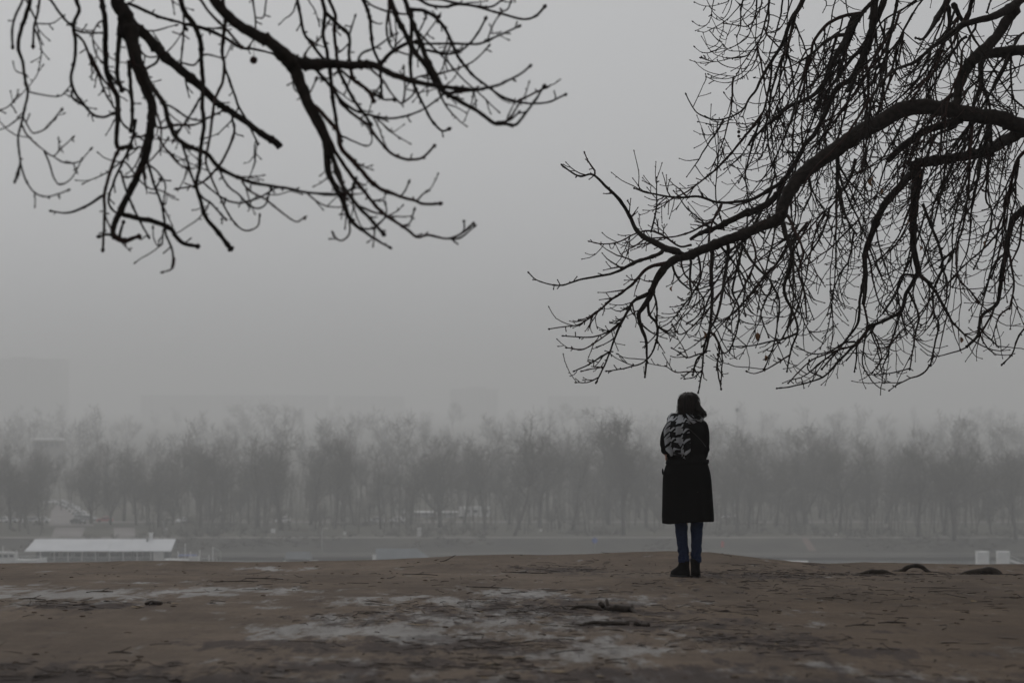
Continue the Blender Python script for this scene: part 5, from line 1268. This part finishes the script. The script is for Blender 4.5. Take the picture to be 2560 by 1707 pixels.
# arms: her left (picture left) tucked to her right side; her right hand holds the left side of the waist
limb(bd, [(-0.145, 0.0, 1.37), (-0.188, -0.005, 1.24), (-0.195, 0.0, 1.135), (-0.10, 0.135, 1.135), (0.03, 0.185, 1.15)], [0.045, 0.042, 0.038, 0.034, 0.026])
limb(bd, [(0.145, 0.0, 1.36), (0.148, -0.005, 1.25), (0.145, -0.01, 1.13), (0.06, 0.15, 1.11), (-0.085, 0.165, 1.09)], [0.045, 0.042, 0.038, 0.033, 0.026])
def hand(wrist, palm, dirs, thumb, pr=(0.040, 0.014)):
    w = np.array(wrist); p = np.array(palm)
    bd.tube([w, (w + p) / 2, p], [0.026, 0.034, 0.036], 10, flat=0.45)
    bd.ball(p, (0.026, 0.026, 0.030), 10, 7)
    for root, chain, r in dirs:
        limb(bd, [root] + chain, [r, r * 0.95, r * 0.85, r * 0.75], 8, 0.008)
    limb(bd, thumb, [0.011, 0.010, 0.0085], 8, 0.008)
# right hand on the left of the waist: fingers run back round the side
fz = (1.118, 1.100, 1.082, 1.066); fl = (0.070, 0.078, 0.072, 0.056)
hand((-0.085, 0.165, 1.09), (-0.150, 0.122, 1.092),
     [((-0.158, 0.118, z), [(-0.184, 0.075, z - 0.002), (-0.198, 0.075 - l * 0.62, z - 0.004), (-0.196, 0.062 - l * 1.25, z - 0.008)], 0.0085) for z, l in zip(fz, fl)],
     [(-0.115, 0.165, 1.108), (-0.145, 0.160, 1.135), (-0.170, 0.135, 1.145)])
# left hand tucked on the right upper arm in front
hand((0.03, 0.185, 1.15), (0.090, 0.165, 1.165),
     [((0.10, 0.155, 1.19 - 0.018 * i), [(0.130, 0.125, 1.20 - 0.018 * i), (0.162, 0.090, 1.20 - 0.018 * i), (0.185, 0.055 + 0.006 * i, 1.19 - 0.018 * i)], 0.0085) for i in range(4)],
     [(0.06, 0.175, 1.19), (0.085, 0.165, 1.215), (0.11, 0.145, 1.225)])
body = link_mesh('body', remeshed(bd, 'body', 0.0058, 2), M['skin'], person)
for s in (-1, 1):
    mb = MB(); mb.ball((HX + s * 0.030, HY + 0.081, HZ + 0.004), 0.011, 10, 7); mb.build('eye', M['eye'], person)

# --- jeans
jb = MB()
limb(jb, [(-0.055, 0.0, 0.95), (-0.060, -0.002, 0.75), (-0.060, 0.0, 0.50), (-0.052, -0.004, 0.36), (-0.038, 0.0, 0.22), (-0.034, 0.0, 0.155)], [0.098, 0.086, 0.068, 0.060, 0.051, 0.049], 16)
limb(jb, [(0.075, 0.0, 0.95), (0.082, -0.002, 0.75), (0.083, 0.0, 0.50), (0.082, -0.004, 0.36), (0.078, 0.0, 0.22), (0.075, 0.0, 0.155)], [0.098, 0.084, 0.065, 0.059, 0.050, 0.048], 16)
jb.ball((0.01, 0, 0.92), (0.155, 0.115, 0.12), 16, 10)
jm = remeshed(jb, 'jeans', 0.007, 3)
co = np.empty(len(jm.vertices) * 3, np.float32); jm.vertices.foreach_get('co', co); co = co.reshape(-1, 3)
fold = 0.0045 * np.sin(co[:, 2] * 75 + 5 * np.sin(co[:, 0] * 40)) * np.exp(-((co[:, 2] - 0.20) / 0.09) ** 2) + 0.003 * np.sin(co[:, 2] * 60 + co[:, 0] * 30) * np.exp(-((co[:, 2] - 0.47) / 0.07) ** 2)
cxl = np.where(co[:, 0] < 0.012, -0.045, 0.079)
co[:, 0] += np.sign(co[:, 0] - cxl) * fold; co[:, 1] += np.sign(co[:, 1]) * fold
jm.vertices.foreach_set('co', co.ravel()); jm.update()
link_mesh('jeans', jm, M['denim'], person)
for x, r_ in ((-0.034, 0.053), (0.075, 0.052)):
    mb = MB(); mb.tube([(x, 0, 0.138), (x, 0, 0.142), (x, 0, 0.168), (x, 0, 0.172)], [r_ - 0.004, r_, r_ + 0.001, r_ - 0.004], 18); mb.build('trouser_cuff', M['denim'], person)

# --- boots
def boot(x, yaw):
    r = MB(); sl = MB(); ca, sa = math.cos(yaw), math.sin(yaw)
    def T(p): return (x + p[0] * ca - p[1] * sa, p[0] * sa + p[1] * ca, p[2])
    rings = []
    for z, cy, w, l in ((0.022, 0.055, 0.044, 0.128), (0.045, 0.053, 0.045, 0.126), (0.065, 0.040, 0.043, 0.108), (0.085, 0.022, 0.041, 0.082), (0.105, 0.008, 0.041, 0.062), (0.135, 0.0, 0.044, 0.054), (0.165, 0.0, 0.045, 0.052), (0.172, 0.0, 0.042, 0.048)):
        rings.append([T((w * math.copysign(abs(math.cos(a)) ** 0.8, math.cos(a)) * (1.0 if math.sin(a) < 0 else 1 - 0.18 * math.sin(a)), cy + l * math.sin(a), z)) for a in np.linspace(0, 2 * math.pi, 22, endpoint=False)])
    r.loft(rings)
    rs_ = [[T((w * math.cos(a), 0.055 + 0.132 * math.sin(a), z)) for a in np.linspace(0, 2 * math.pi, 22, endpoint=False)] for z, w in ((0.0, 0.046), (0.004, 0.048), (0.021, 0.048))]
    sl.loft(rs_)
    b = r.build('boot', M['boot'], person); sl.build('sole', M['sole'], b)
    hl = MB(); hl.box(-0.034, 0.034, -0.072, -0.010, 0.0012, 0.0205)
    hl.v[0] = np.array([T(p) for p in hl.v[0]]); hl.build('heel', M['sole'], b, False)
    for k in range(4):
        lc = MB(); lc.tube([T((-0.022, 0.085 - 0.018 * k, 0.070 + 0.017 * k)), T((0, 0.095 - 0.018 * k, 0.078 + 0.018 * k)), T((0.022, 0.085 - 0.018 * k, 0.070 + 0.017 * k))], 0.0028, 5); lc.build('lace', M['sole'], b)
boot(-0.034, 0.62); boot(0.070, -0.12)

# --- coat
cb = MB()
prof = [(0.498, -0.236, 0.238, 0.165, 0.155), (0.56, -0.238, 0.236, 0.165, 0.155), (0.66, -0.234, 0.230, 0.160, 0.150), (0.78, -0.231, 0.223, 0.158, 0.148), (0.88, -0.228, 0.216, 0.157, 0.145), (0.94, -0.222, 0.208, 0.155, 0.140), (1.00, -0.203, 0.192, 0.140, 0.130), (1.045, -0.186, 0.176, 0.124, 0.120),
        (1.10, -0.176, 0.168, 0.122, 0.120), (1.20, -0.168, 0.166, 0.130, 0.125), (1.30, -0.170, 0.172, 0.128, 0.115), (1.36, -0.160, 0.162, 0.112, 0.100), (1.40, -0.125, 0.130, 0.090, 0.085), (1.43, -0.085, 0.095, 0.070, 0.070), (1.455, -0.065, 0.080, 0.062, 0.062)]
NS = 64
ang = np.linspace(0, 2 * math.pi, NS, endpoint=False)
rings = []
zs = np.concatenate([np.arange(0.498, 1.05, 0.02), np.arange(1.06, 1.455, 0.02)])
pa = np.array(prof)
for z in zs:
    xl, xr, yb, yf = (np.interp(z, pa[:, 0], pa[:, i]) for i in (1, 2, 3, 4))
    cx = (xl + xr) / 2; hw = (xr - xl) / 2
    ex = 2.5 if z < 1.1 else 2.3
    c, s = np.cos(ang), np.sin(ang)
    rx = np.sign(c) * np.abs(c) ** (2 / ex); ry = np.sign(s) * np.abs(s) ** (2 / ex)
    low = smoothstep(1.0, 0.5, np.array(z))
    f = 1 + low * 0.035 * np.sin(ang * 7 + 1.3 + 2 * z) + low * 0.02 * np.sin(ang * 13 + 4 * z) - 0.03 * np.exp(-((ang - 1.5 * math.pi) / 0.10) ** 2) * low
    y = np.where(ry < 0, ry * yb, ry * yf)
    zz = z + (low * np.where(z < 0.51, 1, 0)) * (-0.014 * np.exp(-((rx + 0.8) / 0.25) ** 2) + 0.012 * np.exp(-((rx - 0.6) / 0.4) ** 2))
    rings.append(np.stack([cx + hw * rx * (1 + (f - 1) * 0.35), y * f, np.broadcast_to(zz, rx.shape)], -1))
cb.loft(rings)
limb(cb, [(0.128, 0.0, 1.360), (0.142, -0.008, 1.30), (0.145, -0.018, 1.22), (0.142, -0.022, 1.145), (0.125, 0.03, 1.105), (0.07, 0.14, 1.11), (-0.05, 0.175, 1.092)], [0.060, 0.056, 0.054, 0.053, 0.049, 0.044, 0.038], 16)
limb(cb, [(-0.135, 0.0, 1.372), (-0.175, -0.004, 1.31), (-0.198, -0.012, 1.235), (-0.194, -0.012, 1.165), (-0.172, 0.03, 1.135), (-0.10, 0.14, 1.135), (0.0, 0.19, 1.15)], [0.060, 0.057, 0.055, 0.051, 0.048, 0.044, 0.038], 16)
cm = remeshed(cb, 'coat', 0.0078, 2, 0.5)
co = np.empty(len(cm.vertices) * 3, np.float32); cm.vertices.foreach_get('co', co); co = co.reshape(-1, 3)
w = 0.004 * np.sin(co[:, 2] * 90 + co[:, 0] * 25 + 6 * co[:, 1]) * np.exp(-((co[:, 2] - 1.13) / 0.06) ** 2) * (np.abs(co[:, 0]) > 0.10)
co[:, 1] += w; co[:, 0] += w * np.sign(co[:, 0])
cm.vertices.foreach_set('co', co.ravel()); cm.update()
coat = link_mesh('coat', cm, M['coat'], person)
# belt, its loops and the knot ends at the sides, back vent
mb = MB(); rr = []
for z, o in ((1.022, 0.003), (1.026, 0.009), (1.058, 0.009), (1.062, 0.003)):
    xl, xr, yb, yf = (np.interp(z, pa[:, 0], pa[:, i]) for i in (1, 2, 3, 4)); cx = (xl + xr) / 2; hw = (xr - xl) / 2 + o
    c, s = np.cos(ang), np.sin(ang); rx = np.sign(c) * np.abs(c) ** 0.8; ry = np.sign(s) * np.abs(s) ** 0.8
    rr.append(np.stack([cx + hw * rx, np.where(ry < 0, ry * (yb + o), ry * (yf + o)), np.full(NS, z)], -1))
mb.loft(rr, cap=False); mb.build('belt', M['coat'], coat)
mb = MB(); mb.ball((0.184, -0.01, 1.045), (0.012, 0.02, 0.022), 10, 7); mb.build('belt_loop', M['coat'], coat)
mb = MB(); mb.ball((-0.228, -0.01, 0.955), (0.008, 0.03, 0.030), 10, 7); mb.build('pocket_flap', M['coat'], coat)
mb = MB(); mb.tube([(-0.045, -0.149, 1.375), (0.02, -0.152, 1.325), (0.08, -0.143, 1.27), (0.125, -0.118, 1.225), (0.168, -0.06, 1.17)], 0.006, 6, flat=0.5); mb.build('bag_strap', M['strap'], person)
mb = MB(); mb.ball((0.080, -0.170, 0.775), (0.0035, 0.002, 0.0035), 8, 6); mb.build('button', M['strap'], coat)

# --- scarf: loop round the neck and the tail that falls down the back
def uv_grid(name, P, U, V, mat, parent, wrap=False, thick=0.010):
    ny, nx, _ = P.shape; mb = MB()
    q = []
    for i in range(ny - 1):
        for j in range(nx - (0 if wrap else 1)):
            j2 = (j + 1) % nx
            q.append((i * nx + j, i * nx + j2, (i + 1) * nx + j2, (i + 1) * nx + j))
    mb.raw(P.reshape(-1, 3), q); me = mb.mesh(name)
    uvl = me.uv_layers.new(name='UVMap'); u = U.ravel(); v = V.ravel()
    lv = np.empty(len(me.loops), np.int32); me.loops.foreach_get('vertex_index', lv)
    uvl.data.foreach_set('uv', np.stack([u[lv], v[lv]], -1).astype(np.float32).ravel())
    o = link_mesh(name, me, mat, parent)
    if thick:
        s = o.modifiers.new('thickness', 'SOLIDIFY'); s.thickness = thick; s.offset = 0.0
    return o
nu, nv = 60, 70
hrng0 = np.random.default_rng(9)
u = np.linspace(0, 1, nu)[None, :]; v = np.linspace(-0.22, 1, nv)[:, None]
vc = np.clip(v, 0, 1)
xl = -0.213 + 0.030 * np.exp(-((vc - 0.0) / 0.10) ** 2) - 0.008 * np.sin(vc * 5) + 0.045 * smoothstep(0.80, 1.0, vc)
xr = -0.012 + 0.016 * np.sin(vc * 2.6) + 0.01 * vc
x = xl + (xr - xl) * u
ztop = 1.452 - 0.055 * np.clip((0.22 - u) / 0.22, 0, 1) ** 1.5 - 0.030 * u
zbot = 1.092 + 0.014 * np.sin(u * 7) - 0.012 * (u > 0.75)
z = ztop + (zbot - ztop) * vc
dep = 0.155 * np.power(np.clip(1 - np.abs((x + 0.02) / 0.245) ** 2.4, 0.02, 1), 1 / 2.4)
y = -dep - 0.016 - 0.021 * np.sin(u * 15 + v * 2.6 + 0.8 * np.sin(v * 6)) * smoothstep(0.05, 0.4, vc) - 0.010 * np.sin(u * 6 - v * 3)
y = y + 0.085 * np.exp(-(vc / 0.10) ** 2) * (1 - 0.35 * u)                     # leans in over the shoulder
y = y + 0.040 * smoothstep(0.86, 1.0, vc) * (0.4 + 0.6 * u)                     # tucked in at the bottom
ov = np.clip(-v, 0, 1)
y = y + ov * 0.62; z = z + 0.035 * np.sin(np.clip(ov / 0.22, 0, 1) * math.pi) - 0.10 * np.clip(ov - 0.08, 0, 1)
P = np.stack([x + 0 * z, y, z], -1)
U = (u * 0.205) / 0.112 + 0.10 * np.sin(v * 4) + 0.10 * np.sin(u * 15 + v * 2.6) + 0 * v; V = (v * 0.36) / 0.096 + 0.10 * u
uv_grid('scarf_tail', P, U, V, M['houndstooth'], person, thick=0.012)
fr = MB()
for k_ in range(34):
    uu = k_ / 33; j_ = int(uu * (nu - 1)); q = P[-1, j_]
    fr.tube([q + (0, 0, 0.004), q + (hrng0.normal(0, 0.003), -0.003, -0.012), q + (hrng0.normal(0, 0.006), -0.002, -hrng0.uniform(0.02, 0.034))], [0.0022, 0.002, 0.001], 4)
fr.build('scarf_fringe', M['coat'], person)
# neck loop
a = np.linspace(0, 2 * math.pi, 84, endpoint=False)[None, :]; b = np.linspace(0, 2 * math.pi, 26)[:, None]
tube_r = 0.040 + 0.008 * np.sin(a * 3 + 1) + 0.006 * np.sin(a * 7 + b * 2)
R = 0.088
px_ = 0.018 + (R + tube_r * 0.75 * np.cos(b)) * np.cos(a) * 1.05
py_ = 0.008 + (R + tube_r * 0.75 * np.cos(b)) * np.sin(a) * 0.98
pz_ = 1.418 + tube_r * 1.12 * np.sin(b) + 0.010 * np.cos(a + 0.6) + 0.006 * np.sin(b * 5 + a * 2)
uv_grid('scarf_loop', np.stack([px_ + 0 * b, py_ + 0 * b, pz_], -1), a * R * 1.15 / 0.118 + 0.25 * b, b * 0.25 / 0.8 + 0 * a + 0.4, M['houndstooth'], person, wrap=True, thick=0)

# --- hair: a bob of overlapping locks over a solid cap
hb = MB()
hb.ball((HX + 0.000, HY - 0.022, HZ + 0.012), (0.094, 0.102, 0.101), 20, 14)
hb.ball((HX + 0.004, HY - 0.036, HZ - 0.030), (0.096, 0.086, 0.066), 20, 12)
hb.ball((HX + 0.055, HY - 0.020, HZ - 0.075), (0.068, 0.070, 0.060), 14, 10)
hb.ball((HX - 0.060, HY - 0.020, HZ - 0.085), (0.060, 0.068, 0.052), 14, 10)
hb.ball((HX - 0.100, HY - 0.030, HZ - 0.110), (0.038, 0.040, 0.034), 12, 8)
for k_ in range(len(hb.v)):
    hb.v[k_][:, 0] = HX + (hb.v[k_][:, 0] - HX) * 0.88
    zz_ = hb.v[k_][:, 2]; hb.v[k_][:, 2] = np.where(zz_ < HZ - 0.03, HZ - 0.03 + (zz_ - HZ + 0.03) * 0.80, zz_)
hr = link_mesh('hair', remeshed(hb, 'hair', 0.006, 4), M['hair'], person)
lk = MB(); hrng = np.random.default_rng(3)
for i in range(300):
    th = hrng.uniform(math.pi * 0.86, math.pi * 2.14)              # back half and the sides
    c, s = math.cos(th), math.sin(th)
    ln = hrng.uniform(0.45, 1.15); e = hrng.uniform(-0.004, 0.010); tk_ = hrng.uniform(0.0022, 0.0075)
    top = np.array([HX + 0.015 * c + 0.008, HY - 0.02 + 0.02 * s, HZ + 0.112])
    p1 = np.array([HX + (0.078 + e) * c, HY - 0.022 + (0.086 + e) * s, HZ + 0.080])
    p2 = np.array([HX + (0.096 + e) * c, HY - 0.028 + (0.104 + e) * s, HZ + 0.014])
    wv = 0.012 * math.sin(th * 7 + 1) + hrng.normal(0, 0.005)
    fl = 0.036 if c > 0 else 0.006                                   # the right side swings out
    p3 = np.array([HX + (0.098 + e + wv) * c + fl * abs(c), HY - 0.034 + (0.102 + e) * s, HZ - 0.050])
    p4 = p3 + np.array([fl * 0.9 * abs(c) + hrng.normal(0, 0.004), 0.010 * abs(s), -(0.018 + 0.042 * abs(c)) * ln])
    p5 = p4 + np.array([(-0.024 if c > 0 else 0.012) * abs(c) + hrng.normal(0, 0.008), hrng.normal(0, 0.006), -0.024 * ln])
    q = catmull(np.array([top, p1, p2, p3, p4, p5]), 0.014)
    lk.tube(q, np.interp(np.linspace(0, 1, len(q)), [0, 0.2, 0.7, 1], [0.002, tk_, tk_ * 0.9, 0.0007]), 5)
for i in range(30):                                                  # stray hairs
    th = hrng.uniform(math.pi * 0.95, math.pi * 2.05); c, s = math.cos(th), math.sin(th)
    q = catmull(np.array([(HX + 0.03 * c, HY - 0.02 + 0.03 * s, HZ + 0.115), (HX + 0.10 * c, HY - 0.03 + 0.10 * s, HZ + hrng.uniform(0.05, 0.09)), (HX + 0.118 * c, HY - 0.03 + 0.11 * s, HZ + hrng.uniform(-0.03, 0.02)), (HX + hrng.uniform(0.11, 0.15) * c, HY - 0.03 + 0.10 * s, HZ - hrng.uniform(0.08, 0.13))]), 0.012)
    lk.tube(q, np.linspace(0.0014, 0.0006, len(q)), 4)
for i in range(16):                                                  # loose wisps on the right
    z0 = HZ + hrng.uniform(0.0, 0.05); 
    q = catmull(np.array([(HX + 0.094, HY - 0.03, z0), (HX + 0.112 + hrng.uniform(0, 0.008), HY - 0.04, z0 - 0.05), (HX + 0.132 + hrng.uniform(-0.006, 0.006), HY - 0.045, z0 - 0.10), (HX + 0.118 + hrng.uniform(-0.02, 0.01), HY - 0.05, z0 - 0.155)]), 0.012)
    lk.tube(q, np.linspace(0.0022, 0.0008, len(q)), 4)
for k_ in range(len(lk.v)):
    lk.v[k_][:, 0] = HX + (lk.v[k_][:, 0] - HX) * 0.89
    zz_ = lk.v[k_][:, 2]; lk.v[k_][:, 2] = np.where(zz_ < HZ - 0.03, HZ - 0.03 + (zz_ - HZ + 0.03) * 0.80, zz_)
tag(lk.build('locks', M['hair'], hr), kind='stuff')
# ------------------------------------------------------------------ roots, sticks and litter on the hill top
def tube_on_ground(name, pts, radii, mat, label, cat, group=None, twigs=(), sides=9, bury=0.35):
    """pts: (x, depth, height over the ground)"""
    w = [np.array((x, d, gz(x, d) + h)) for x, d, h in pts]
    o = w[len(w) // 2]; root = empty(name, (o[0], o[1], gz(o[0], o[1]))); tag(root, label, cat, group)
    base = np.array(root.location)
    s = catmull(np.array(w), 0.02); k = len(s)
    r = np.interp(np.linspace(0, 1, k), np.linspace(0, 1, len(radii)), radii)
    ar = np.arange(k); r = r * (1 + 0.5 * vnoise(ar / 3.0, ar * 0.0, int(abs(o[0] * 991)) % 97))
    s = s + np.stack([vnoise(ar / 6.0, ar * 0.0 + j, 7) for j in range(3)], -1) * np.array([0.6, 0.6, 0.35]) * r[:, None]
    mb = MB(); mb.tube(s - base, r, sides); mb.build('stem', mat, root)
    for t, dx, dd, dz, rr in twigs:
        p = s[int(t * (k - 1))] - base; e = p + np.array((dx, dd, dz))
        mb = MB(); q = catmull(np.array([p, (p + e) / 2 + (0, 0, 0.25 * rr), e]), 0.02); mb.tube(q, np.linspace(rr, rr * 0.75, len(q)), 7); mb.build('side_branch', mat, root)
    return root
M['root'] = material('mossy root', (0.016, 0.012, 0.009), (0.044, 0.033, 0.024), 14, 0.9, 0.006, 50)
M['stick'] = material('wet stick', (0.026, 0.020, 0.016), (0.055, 0.042, 0.034), 30, 0.85, 0.003, 80)
M['litter'] = material('wet leaf litter', (0.040, 0.027, 0.021), (0.090, 0.060, 0.042), 5, 0.9)
M['litter_ochre'] = material('ochre leaf litter', (0.10, 0.065, 0.032), (0.17, 0.12, 0.065), 7, 0.85)
def gp(px, d): return (px - 1280) / FPX * d
RD = 26.6
tube_on_ground('tree_root', [(gp(2232, RD), RD, -0.05), (gp(2255, RD), RD, 0.000), (gp(2270, RD), RD, 0.045), (gp(2288, RD), RD, 0.066), (gp(2304, RD), RD, 0.055), (gp(2320, RD), RD, 0.0), (gp(2338, RD), RD, -0.06)], [0.022, 0.030, 0.026, 0.022, 0.022, 0.024, 0.022], M['root'], 'dark root arching out of the soil with a gap beneath', 'root', None, [(0.22, -0.16, 0.1, -0.05, 0.03)])
RD = 26.3
tube_on_ground('tree_root', [(gp(2375, RD), RD, -0.05), (gp(2420, RD), RD, 0.005), (gp(2450, RD), RD, 0.030), (gp(2478, RD), RD, 0.040), (gp(2500, RD), RD + 0.02, 0.000), (gp(2520, RD), RD, -0.07)], [0.012, 0.024, 0.032, 0.045, 0.038, 0.02], M['root'], 'long humped root mound at the right end of the crest', 'root')
tube_on_ground('tree_root', [(gp(2130, 26.0), 26.0, -0.03), (gp(2165, 26), 26.0, 0.012), (gp(2200, 26), 26.05, 0.020), (gp(2240, 26), 26.1, -0.03)], [0.02, 0.03, 0.03, 0.03], M['root'], 'low flat root left of the arching root', 'root')
g1 = on_ground(1552, 1530); d = g1.y
tube_on_ground('fallen_branch', [(gp(1502, d), d, 0.055), (gp(1512, d), d + 0.05, 0.030), (gp(1522, d), d, 0.022), (gp(1540, d), d - 0.05, 0.030), (gp(1556, d), d, 0.022), (gp(1575, d), d + 0.05, 0.020), (gp(1590, d), d - 0.05, -0.01)], [0.016, 0.020, 0.022, 0.020, 0.022, 0.020, 0.013], M['stick'], 'gnarled broken branch lying on the mud with a stub upright', 'branch', None, [(0.28, -0.01, 0.05, 0.055, 0.013), (0.85, 0.0, 0.04, 0.035, 0.012)])
tube_on_ground('fallen_branch', [(gp(1425, d + .3), d + .3, -0.015), (gp(1440, d + .3), d + .3, 0.018), (gp(1470, d + .3), d + .32, 0.020), (gp(1500, d + .3), d + .25, 0.01), (gp(1515, d + .3), d + .2, -0.02)], [0.012, 0.015, 0.016, 0.014, 0.01], M['stick'], 'thin curved branch joining the gnarled broken branch', 'branch', None, [(0.05, -0.05, 0.1, 0.03, 0.009)])
g2 = on_ground(1520, 1562); d = g2.y
tube_on_ground('fallen_branch', [(gp(1449, d), d - .05, 0.0), (gp(1465, d), d, 0.010), (gp(1490, d), d + .05, 0.014), (gp(1520, d), d, 0.012), (gp(1570, d), d - .08, 0.012)], [0.006, 0.009, 0.011, 0.014, 0.013], M['stick'], 'straight dark stick in front of the gnarled broken branch', 'branch', 'sticks lying on the mud')
tube_on_ground('fallen_branch', [(gp(1586, d), d - .15, 0.018), (gp(1598, d), d - .12, 0.010), (gp(1618, d), d - .2, 0.010)], [0.011, 0.013, 0.011], M['stick'], 'short stub of stick right of the straight dark stick', 'branch', 'sticks lying on the mud')
g3 = on_ground(385, 1512); d = g3.y
tube_on_ground('fallen_branch', [(gp(365, d), d, 0.010), (gp(378, d), d + .05, 0.016), (gp(392, d), d, 0.014), (gp(406, d), d - .03, 0.014)], [0.010, 0.013, 0.013, 0.012], M['stick'], 'short thick stick by the dark leaf heap on the left', 'branch', 'sticks lying on the mud', [(0.45, 0.0, -0.1, -0.01, 0.006)])
for px, py, ln, lab in ((2075, 1496, 60, 'small hooked stick lying right of the woman'), (1050, 1437, 90, 'thin forked twig on the crest below the grey roof'), (1120, 1402, 40, 'lone twig sticking up from the crest'), (590, 1455, 110, 'long thin twig left of centre on the mud'), (2230, 1558, 70, 'dark stick in the right foreground'), (2150, 1565, 80, 'flat dark stick on the right'), (250, 1480, 60, 'dark stick on the pale silt patch'), (80, 1498, 80, 'dark stick at the left edge of the pale silt'), (660, 1447, 100, 'twig lying right of the pale silt'), (1310, 1432, 110, 'thin twig lying left of the woman'), (1225, 1470, 120, 'long thin twig across the middle of the mud'), (300, 1634, 60, 'blurred stick in the left foreground')):
    g = on_ground(px, py); d = g.y; h = ln / 2 / FPX * d; j = random.uniform(-1, 1)
    up = 0.06 if 'sticking up' in lab else 0.0
    tube_on_ground('fallen_twig', [(g.x - h, d - j * h, 0.004), (g.x - h * 0.3, d - 0.2 * h, 0.010), (g.x + h * 0.3, d + 0.3 * h * j, 0.008 + up * 0.4), (g.x + h, d + j * h * 0.8, 0.004 + up)], [0.003, 0.0045, 0.0045, 0.003], M['stick'], lab, 'twig', 'sticks lying on the mud', [(0.6, 0.05, 0.05, 0.02, 0.003)], 6)

def scatter(n, weight):
    out = []
    while len(out) < n:
        m = 4000
        dd = 8.6 + (28.3 - 8.6) * RNG.random(m); xx = (RNG.random(m) - 0.5) * 2 * (0.24 * dd + 0.6)
        wgt = np.clip(weight(xx, dd), 0, 1)
        k = RNG.random(m) < wgt
        out += list(zip(xx[k], dd[k]))
    return out[:n]
def litter_density(x, d):
    return 0.010 + 0.85 * blobs(LITTER, x, d) + 0.22 * np.clip(fbm(x * 1.1, d * 0.9, 51, 4), 0, 1) ** 1.5 + 0.03 * (x > 1.2)
lf = MB(); lo = MB()
for i, (x, d) in enumerate(scatter(6000, litter_density)):
    s = min(0.075, 0.008 + 0.012 * RNG.pareto(1.9)); a = RNG.uniform(0, 6.283); ca, sa = math.cos(a), math.sin(a)
    cu = RNG.uniform(0.02, 0.18); z = gz(x, d) if False else 0.0
    w = s * RNG.uniform(0.3, 0.6); tl = RNG.normal(0, 0.12)
    v = []
    for t, ww in ((-1, 0.15), (-0.4, 0.9), (0.3, 1.0), (1, 0.1)):
        for uu in (-1, 1):
            px_, py_ = t * s, uu * ww * w
            v.append((x + px_ * ca - py_ * sa, d + px_ * sa + py_ * ca, 0.003 + cu * s * 0.30 * (t * t) + max(0, tl * px_ * 0.5) + 0.25 * abs(uu) * ww * w * cu))
    q = [(0, 1, 3, 2), (2, 3, 5, 4), (4, 5, 7, 6)]
    (lo if RNG.random() < 0.10 else lf).raw(v, q)
tg = MB()
for i, (x, d) in enumerate(scatter(1700, litter_density)):
    ln = RNG.uniform(0.03, 0.13) * (1 + 1.5 * (RNG.random() < 0.12)); a = RNG.uniform(0, 3.1416); ca, sa = math.cos(a), math.sin(a); r = RNG.uniform(0.001, 0.0028)
    b = RNG.normal(0, 0.12) * ln
    h = RNG.uniform(0.002, 0.010)
    pts = [(x - ca * ln / 2, d - sa * ln / 2, h * 0.6), (x - sa * b, d + ca * b, h + 0.002), (x + ca * ln / 2, d + sa * ln / 2, h + (0.02 if RNG.random() < 0.12 else 0.0))]
    tg.tube(pts, [r, r, r * 0.7], 4)
cl = MB()
for i, (x, d) in enumerate(scatter(420, lambda x, d: 0.25 + 0.4 * np.clip(fbm(x * 0.8, d * 0.8, 61, 3), 0, 1) - 0.3 * blobs(SILT, x, d))):
    s = RNG.uniform(0.006, 0.022); cl.ball((x, d, s * 0.15), (s, s * RNG.uniform(0.6, 1.2), s * RNG.uniform(0.2, 0.4)), 6, 4)
def drop(mb):
    for k in range(len(mb.v)):
        v = mb.v[k]; mb.v[k] = v
    V = np.vstack(mb.v); V[:, 2] += ground_height(V[:, 0], V[:, 1])
    i = 0
    for k in range(len(mb.v)):
        n = len(mb.v[k]); mb.v[k] = V[i:i + n]; i += n
for mb in (lf, lo, tg, cl): drop(mb)
tag(lf.build('leaf_litter', M['litter'], None, False), 'dark wet leaf litter strewn over the mud', 'litter', kind='stuff')
tag(lo.build('leaf_litter', M['litter_ochre'], None, False), 'scattered ochre leaf scraps on the mud', 'litter', kind='stuff')
tag(tg.build('twig_litter', M['stick'], None), 'fine twig litter strewn over the mud', 'litter', kind='stuff')
tag(cl.build('soil_clods', M['earth'], None), 'small clods of earth on the hilltop', 'soil', kind='stuff')

# ------------------------------------------------------------------ mist
hz = MB(); hz.box(-2950, 2950, -2950, 6400, -6.5, CAMZ + 66)
hv = bpy.data.materials.new('mist'); hv.use_nodes = True
hn = hv.node_tree; hn.nodes.clear()
pv = hn.nodes.new('ShaderNodeVolumePrincipled'); ho = hn.nodes.new('ShaderNodeOutputMaterial')
pv.inputs['Color'].default_value = (0.935, 0.935, 0.93, 1)
pv.inputs['Density'].default_value = 0.00079
pv.inputs['Anisotropy'].default_value = 0.25
hn.links.new(pv.outputs[0], ho.inputs['Volume'])
haze = hz.build('haze', hv, None, False)
tag(haze, 'even grey mist over river and far bank', kind='stuff')
